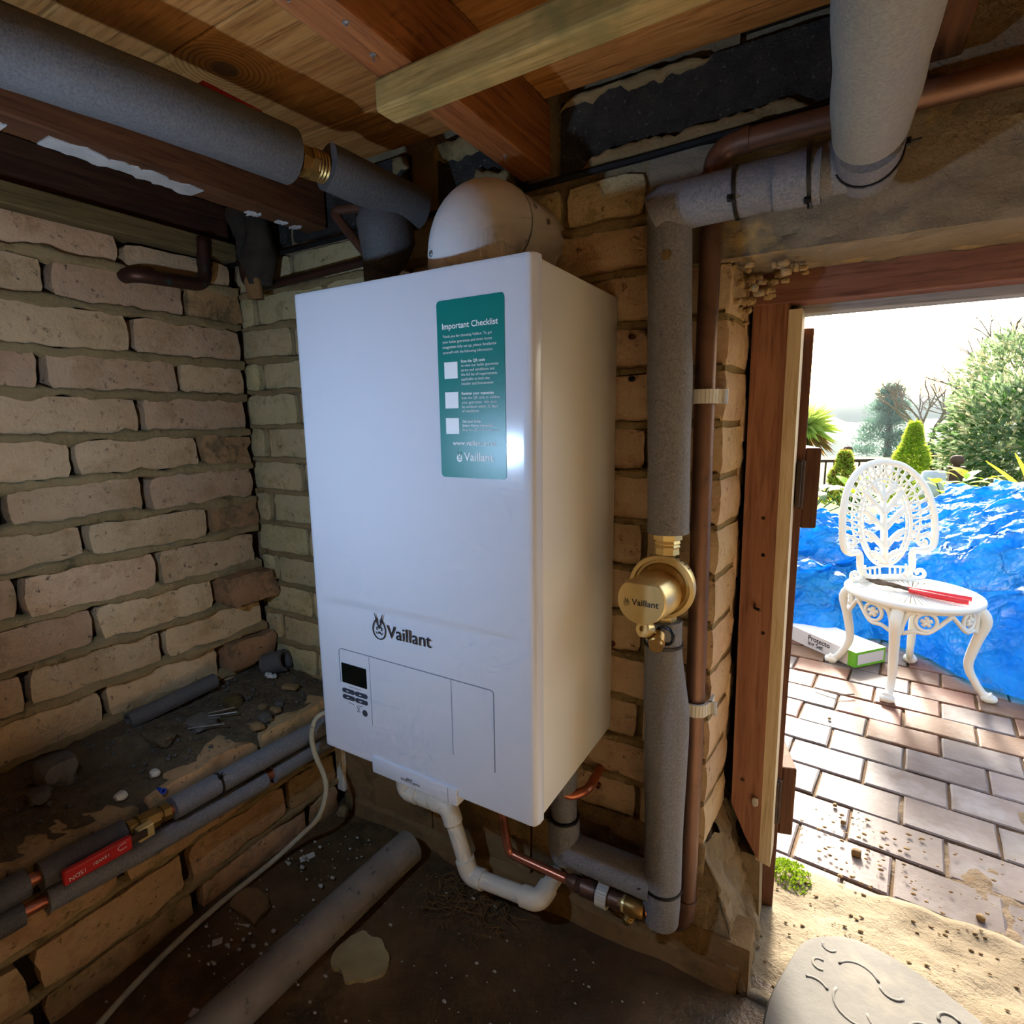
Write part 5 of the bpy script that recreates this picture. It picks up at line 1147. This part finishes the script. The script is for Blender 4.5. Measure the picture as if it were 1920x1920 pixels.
# ---- planting
def leaf(m, p, d, n_, l_, w_, curl=.15):
    d = Vector(d).normalized(); s = d.cross(Vector(n_)).normalized() if d.cross(Vector(n_)).length > 1e-4 else d.orthogonal().normalized(); nn = s.cross(d)
    p = Vector(p); a = p+d*l_*.5+nn*l_*curl; b = p+d*l_
    m.add([p, a+s*w_*.5, b, a-s*w_*.5], [(0, 1, 2, 3)])
def bush(name, c, rad, nleaf, ls, mats, label, cat, seed, cone=False, grp=None, trunk='bark', shell=.55):
    rnd = random.Random(seed); root = empty(name, (c[0], c[1], c[2]-rad[2]), label, cat, grp)
    ms = [MB() for _ in mats]
    for i in range(nleaf):
        while True:
            v = Vector((rnd.uniform(-1, 1), rnd.uniform(-1, 1), rnd.uniform(-1, 1)))
            if .02 < v.length < 1: break
        v = v.normalized()*(shell+(1-shell)*rnd.random()**.6)
        k_ = 1+.22*N(v.x*2.2+seed, v.y*2.2, v.z*2.2)
        if cone:
            t_ = (v.z+1)/2; r_ = (1-t_)**.85*(1+.16*math.sin(t_*16+seed)); a = rnd.random()*6.283; rr = r_*(.75+.25*rnd.random()); p = Vector((rr*math.cos(a), rr*math.sin(a), v.z)); d = Vector((math.cos(a), math.sin(a), rnd.uniform(.2, 1.2)))
        else: p = v*k_; d = v+Vector((rnd.uniform(-.7, .7), rnd.uniform(-.7, .7), rnd.uniform(-.5, .7)))
        p = Vector(c)+Vector((p.x*rad[0], p.y*rad[1], p.z*rad[2]))
        leaf(ms[rnd.choices(range(len(mats)), [3]+[1]*(len(mats)-1))[0]], p, d, (rnd.uniform(-1, 1), rnd.uniform(-1, 1), 1), ls*rnd.uniform(.6, 1.3), ls*.45)
    for m_, mt in zip(ms, mats): m_.build('foliage', mt, root, recalc=False, kind='stuff')
    MB().tube([(c[0], c[1], c[2]-rad[2]), (c[0]+.02, c[1], c[2]), (c[0], c[1], c[2]+rad[2]*.4)], [rad[0]*.09, rad[0]*.06, rad[0]*.03], 8).build('stem', trunk, root, smooth=True)
    return root
def leafy(name, c, n, ls, mat, label, cat, seed, h=.25, spread=.25, grp=None):
    rnd = random.Random(seed); root = empty(name, c, label, cat, grp)
    for i in range(n):
        a = rnd.random()*6.283; t_ = rnd.random(); p = Vector(c)+Vector((spread*t_*math.cos(a), spread*t_*math.sin(a)*.6, h*(.5+.5*rnd.random())))
        MB().tube([Vector(c), (Vector(c)+p)/2+Vector((0, 0, .03)), p], .004, 5).build('stalk', 'leaf_green', root, smooth=True)
        d = Vector((math.cos(a), math.sin(a)*.8-.3, rnd.uniform(-.2, .5))).normalized(); s = d.cross(Vector((0, 0, 1))).normalized(); nn = s.cross(d); m = MB()
        l_ = ls*rnd.uniform(.7, 1.2); w_ = l_*.62; pr_ = [(0, .05), (.15, .7), (.4, 1), (.7, .75), (.9, .3), (1, 0.02)]
        vs = []
        for q, k_ in pr_:
            cc_ = p+d*l_*q+nn*l_*(.10*math.sin(q*3)-.15*q*q); vs += [cc_-s*w_*.5*k_+nn*.03*l_*k_, cc_-nn*.02*l_, cc_+s*w_*.5*k_+nn*.03*l_*k_]
        m.add(vs, [(3*q+e, 3*q+e+1, 3*q+e+4, 3*q+e+3) for q in range(5) for e in range(2)]); m.build('leaf', mat, root, smooth=True, recalc=False)
    return root
G1 = 'leafy plants behind the tarpaulin'
leafy('leafy_plant', (.12, 3.35, -.24), 15, .15, 'leaf_green', 'broad leaved green plant left of the chair back behind the tarpaulin', 'plant', 1, .30, .22, G1)
leafy('leafy_plant', (.38, 3.75, -.20), 14, .14, 'leaf_lime', 'lime green leafy plant in front of the small conifer', 'plant', 2, .28, .24, G1)
leafy('leafy_plant', (.95, 3.95, -.20), 13, .13, 'leaf_lime', 'lime green leafy plant right of the chair back', 'plant', 3, .28, .22, G1)
leafy('leafy_plant', (1.20, 4.75, -.25), 7, .16, 'leaf_yellow', 'yellow leafed plant above the right end of the tarpaulin', 'plant', 4, .30, .12, G1)
# strap leaved plant at the right edge
ys = empty('strap_plant', (1.55, 4.6, -.35), 'yellow strap leaved plant at the right edge of the doorway view', 'plant')
for i, (dx, dz, mt) in enumerate(((-.32, .52, 'leaf_yellow'), (-.16, .58, 'leaf_yellow'), (-.06, .72, 'leaf_palm'), (.10, .66, 'leaf_palm'), (-.24, .40, 'leaf_palm'), (.2, .5, 'leaf_yellow'))):
    P = smooth_curve([(1.55, 4.6, -.35), (1.55+dx*.3, 4.58, -.35+dz*.6), (1.55+dx, 4.55, -.35+dz)], 6); m = MB(); vs = []
    for k_, p in enumerate(P): w_ = .022*(1-(k_/(len(P)-1))**2)+.002; vs += [p+Vector((-w_, 0, -.4*w_)), p+Vector((0, .006, 0)), p+Vector((w_, 0, .4*w_))]
    m.add(vs, [(3*q+e, 3*q+e+1, 3*q+e+4, 3*q+e+3) for q in range(len(P)-1) for e in range(2)]); m.build('strap_leaf', mt, ys, smooth=True, recalc=False)
bush('conifer', (.945, 6.5, -.02), (.25, .25, .45), 5200, .055, ['leaf_conifer', 'leaf_lime'], 'tall pointed golden dwarf conifer behind the chair', 'conifer', 11, True, 'dwarf conifers', shell=.8)
bush('conifer', (.33, 5.5, -.10), (.17, .17, .27), 3000, .050, ['leaf_conifer', 'leaf_brown'], 'small browning dwarf conifer left of the chair back', 'conifer', 12, True, 'dwarf conifers', shell=.8)
bush('shrub', (2.35, 8.3, .15), (.98, .9, .85), 9000, .11, ['leaf_shrub', 'leaf_green', 'leaf_shrub_tip'], 'large broad evergreen shrub filling the right side of the garden', 'shrub', 13)
bush('shrub', (3.1, 11.2, .85), (1.3, 1.0, 1.1), 6000, .12, ['leaf_shrub', 'leaf_shrub_tip'], 'taller pale evergreen shrub behind the broad shrub', 'shrub', 14)
# cordyline
pm = empty('cordyline', (-.10, 6.05, -.5), 'cordyline palm with radiating yellow green blades beside the open door', 'palm')
MB().tube([(-.10, 6.05, -.5), (-.09, 6.05, 0), (-.08, 6.05, .36)], [.06, .05, .05], 10).build('trunk', 'bark', pm, smooth=True)
rnd = random.Random(5); m = MB(); m2 = MB()
for i in range(230):
    a = rnd.random()*6.283; e = rnd.uniform(-.9, 1.4); l_ = rnd.uniform(.28, .40); d = Vector((math.cos(a)*math.cos(e), math.sin(a)*math.cos(e), math.sin(e))); p = Vector((-.08, 6.05, .38))
    s = d.cross(Vector((0, 0, 1))).normalized()*.009; tip = p+d*l_+Vector((0, 0, -.10*math.cos(e))); md = p+d*l_*.55
    (m if e > -.2 else m2).add([p-s, p+s, md+s*1.3, tip, md-s*1.3], [(0, 1, 2, 3, 4)])
m.build('blades', 'leaf_palm', pm, recalc=False, kind='stuff'); m2.build('old_blades', 'leaf_brown', pm, recalc=False, kind='stuff')
# pine
pn = empty('pine_tree', (1.85, 25.6, -1.9), 'blue green spreading pine tree beyond the fence', 'tree')
MB().tube([(1.85, 25.6, -1.9), (1.82, 25.7, -.2), (1.78, 25.9, 1.3)], [.16, .11, .04], 8).build('trunk', 'bark', pn, smooth=True)
rnd = random.Random(9); m = MB()
for k_ in range(84):
    t_ = rnd.random()**.8; z_ = -1.1+2.6*t_; r_ = (1-t_)**.75*1.15*rnd.uniform(.35, 1); a = rnd.random()*6.283; c = Vector((1.80+r_*math.cos(a)-.1*(1-t_), 25.8+r_*math.sin(a), z_))
    for i in range(110):
        v = Vector((rnd.gauss(0, .5), rnd.gauss(0, .5), rnd.gauss(0, .3))); p = c+v*.32
        leaf(m, p, v+Vector((0, 0, .5)), (rnd.uniform(-1, 1), rnd.uniform(-1, 1), 1), rnd.uniform(.08, .15), .045)
m.build('needles', 'leaf_pine', pn, recalc=False, kind='stuff')
# bare trees
def bare(name, c, H_, sd_, label, sp=.55):
    rnd = random.Random(sd_); root = empty(name, c, label, 'tree', 'bare trees beyond the garden'); trunk = MB(); tw = MB()
    def br(p, d, l_, r_, lv):
        q = p+d*l_; mdp = (p+q)/2+Vector((rnd.uniform(-.06, .06)*l_, rnd.uniform(-.06, .06)*l_, 0))
        (trunk if lv < 2 else tw).tube([p, mdp, q], [r_, r_*.85, r_*.65], 5 if lv > 1 else 7, caps=False)
        if lv >= 5: return
        for i in range(3 if lv < 4 else 2):
            dd_ = (d+Vector((rnd.uniform(-sp, sp), rnd.uniform(-sp, sp), rnd.uniform(-.12, .35)))).normalized(); br(q if i else mdp.lerp(q, .6), dd_, l_*rnd.uniform(.62, .82), r_*.6, lv+1)
    br(Vector(c), Vector((0, 0, 1)), H_*.30, H_*.024, 0)
    trunk.build('trunk', 'bark', root, smooth=True, recalc=False); tw.build('twigs', 'twig', root, smooth=True, recalc=False, kind='stuff')
bare('bare_tree', (2.45, 20.0, -1.8), 4.2, 21, 'leafless tree just right of the pine', .75)
bare('bare_tree', (4.6, 23.5, -1.8), 5.2, 22, 'leafless tree halfway between pine and evergreen shrub', .75)
bare('bare_tree', (3.9, 16.0, -1.2), 4.6, 23, 'tall leafless tree rising behind the evergreen shrub', .6)
bare('bare_tree', (5.2, 18.0, -1.2), 5.4, 24, 'leafless tree at the far right behind the shrubs', .6)
# fence of the terrace
fc = empty('fence', (.6, 8.6, GZ), 'dark wooden balustrade with ball topped posts at the end of the garden', 'fence')
fd = (Vector((1.40, 9.14, 0))-Vector((.37, 8.54, 0))).normalized(); f0 = Vector((.37, 8.54, 0))
def FN(s, z, w=0): return f0+fd*s+Vector((-fd.y, fd.x, 0))*w+Vector((0, 0, z))
for s in (-1.19, 0, 1.19):
    q = MB().tube([FN(s, -.75), FN(s, -.06)], .055, 4).build('post', 'fence_wood', fc)
    MB().lathe([(0, .075), (.02, .075), (.03, .035), (.05, .03), (.065, .05), (.095, .062), (.125, .05), (.14, .01)], FN(s, -.06), (0, 0, 1), 16).build('ball_finial', 'fence_wood', q, smooth=True)
for z_ in (-.13, -.62): MB().box((-.02, -.02, 0), (0, 0, 0)) ; MB().tube([FN(-1.6, z_), FN(1.7, z_)], .030, 4).build('rail', 'fence_wood', fc)
for i in range(26): MB().tube([FN(-1.5+.12*i, -.62), FN(-1.5+.12*i, -.13)], .018, 4).build('baluster', 'fence_wood', fc)
gp = empty('gate_post', (1.19, 5.47, GZ), 'nearer brown wooden post with a ball finial before the shrub', 'post')
MB().bbox((1.14, 5.42, GZ), (1.24, 5.52, .04), .006).build('post', 'fence_wood', gp); MB().bbox((1.125, 5.405, .04), (1.255, 5.535, .055), .004).build('post_cap', 'fence_wood', gp)
MB().lathe([(0, .03), (.015, .025), (.03, .045), (.06, .055), (.09, .042), (.10, .01)], (1.19, 5.47, .055), (0, 0, 1), 18).build('ball_finial', 'fence_wood', gp, smooth=True)
m = MB().rock((1.06, 5.75, -.14), (.12, .10, .16), 77, 3, .4); m.build('white_sheet', 'render_white', smooth=True, label='white crumpled sheet over something beside the gate post', cat='sheet')
# far wooded hills and morning haze over the valley
def fhill(a, b, seed, x0, x1, y, hh, base): 
    x = x0+(x1-x0)*a; z = base+(hh+.9*N(x*.09, seed)+.5*N(x*.35, seed)+.25*N(x*1.3, seed))*math.sin(b*math.pi/2)
    return Vector((x, y+14*b, z))
for nm, y, hh, sd_ in (('hills', 66, 5.2, 3), ('hills', 48, 2.6, 8)):
    struct(nm, MB().grid(160, 10, lambda a, b: fhill(a, b, sd_, -60, 80, y, hh, -2.6)), 'hill', smooth=True)
hz = bpy.data.materials.new('valley_haze'); hz.use_nodes = True; t_ = hz.node_tree; t_.nodes.clear()
vo = t_.nodes.new('ShaderNodeOutputMaterial'); vs_ = t_.nodes.new('ShaderNodeVolumeScatter'); vs_.inputs['Density'].default_value = .0026; vs_.inputs['Anisotropy'].default_value = .35; vs_.inputs['Color'].default_value = (.74, .87, 1, 1)
t_.links.new(vs_.outputs[0], vo.inputs['Volume']); MT['valley_haze'] = hz
MB().box((-60, 14, -8), (80, 64, 7)).build('valley_haze', 'valley_haze', label='thin bluish haze hanging over the valley beyond the garden', cat='haze', kind='stuff')
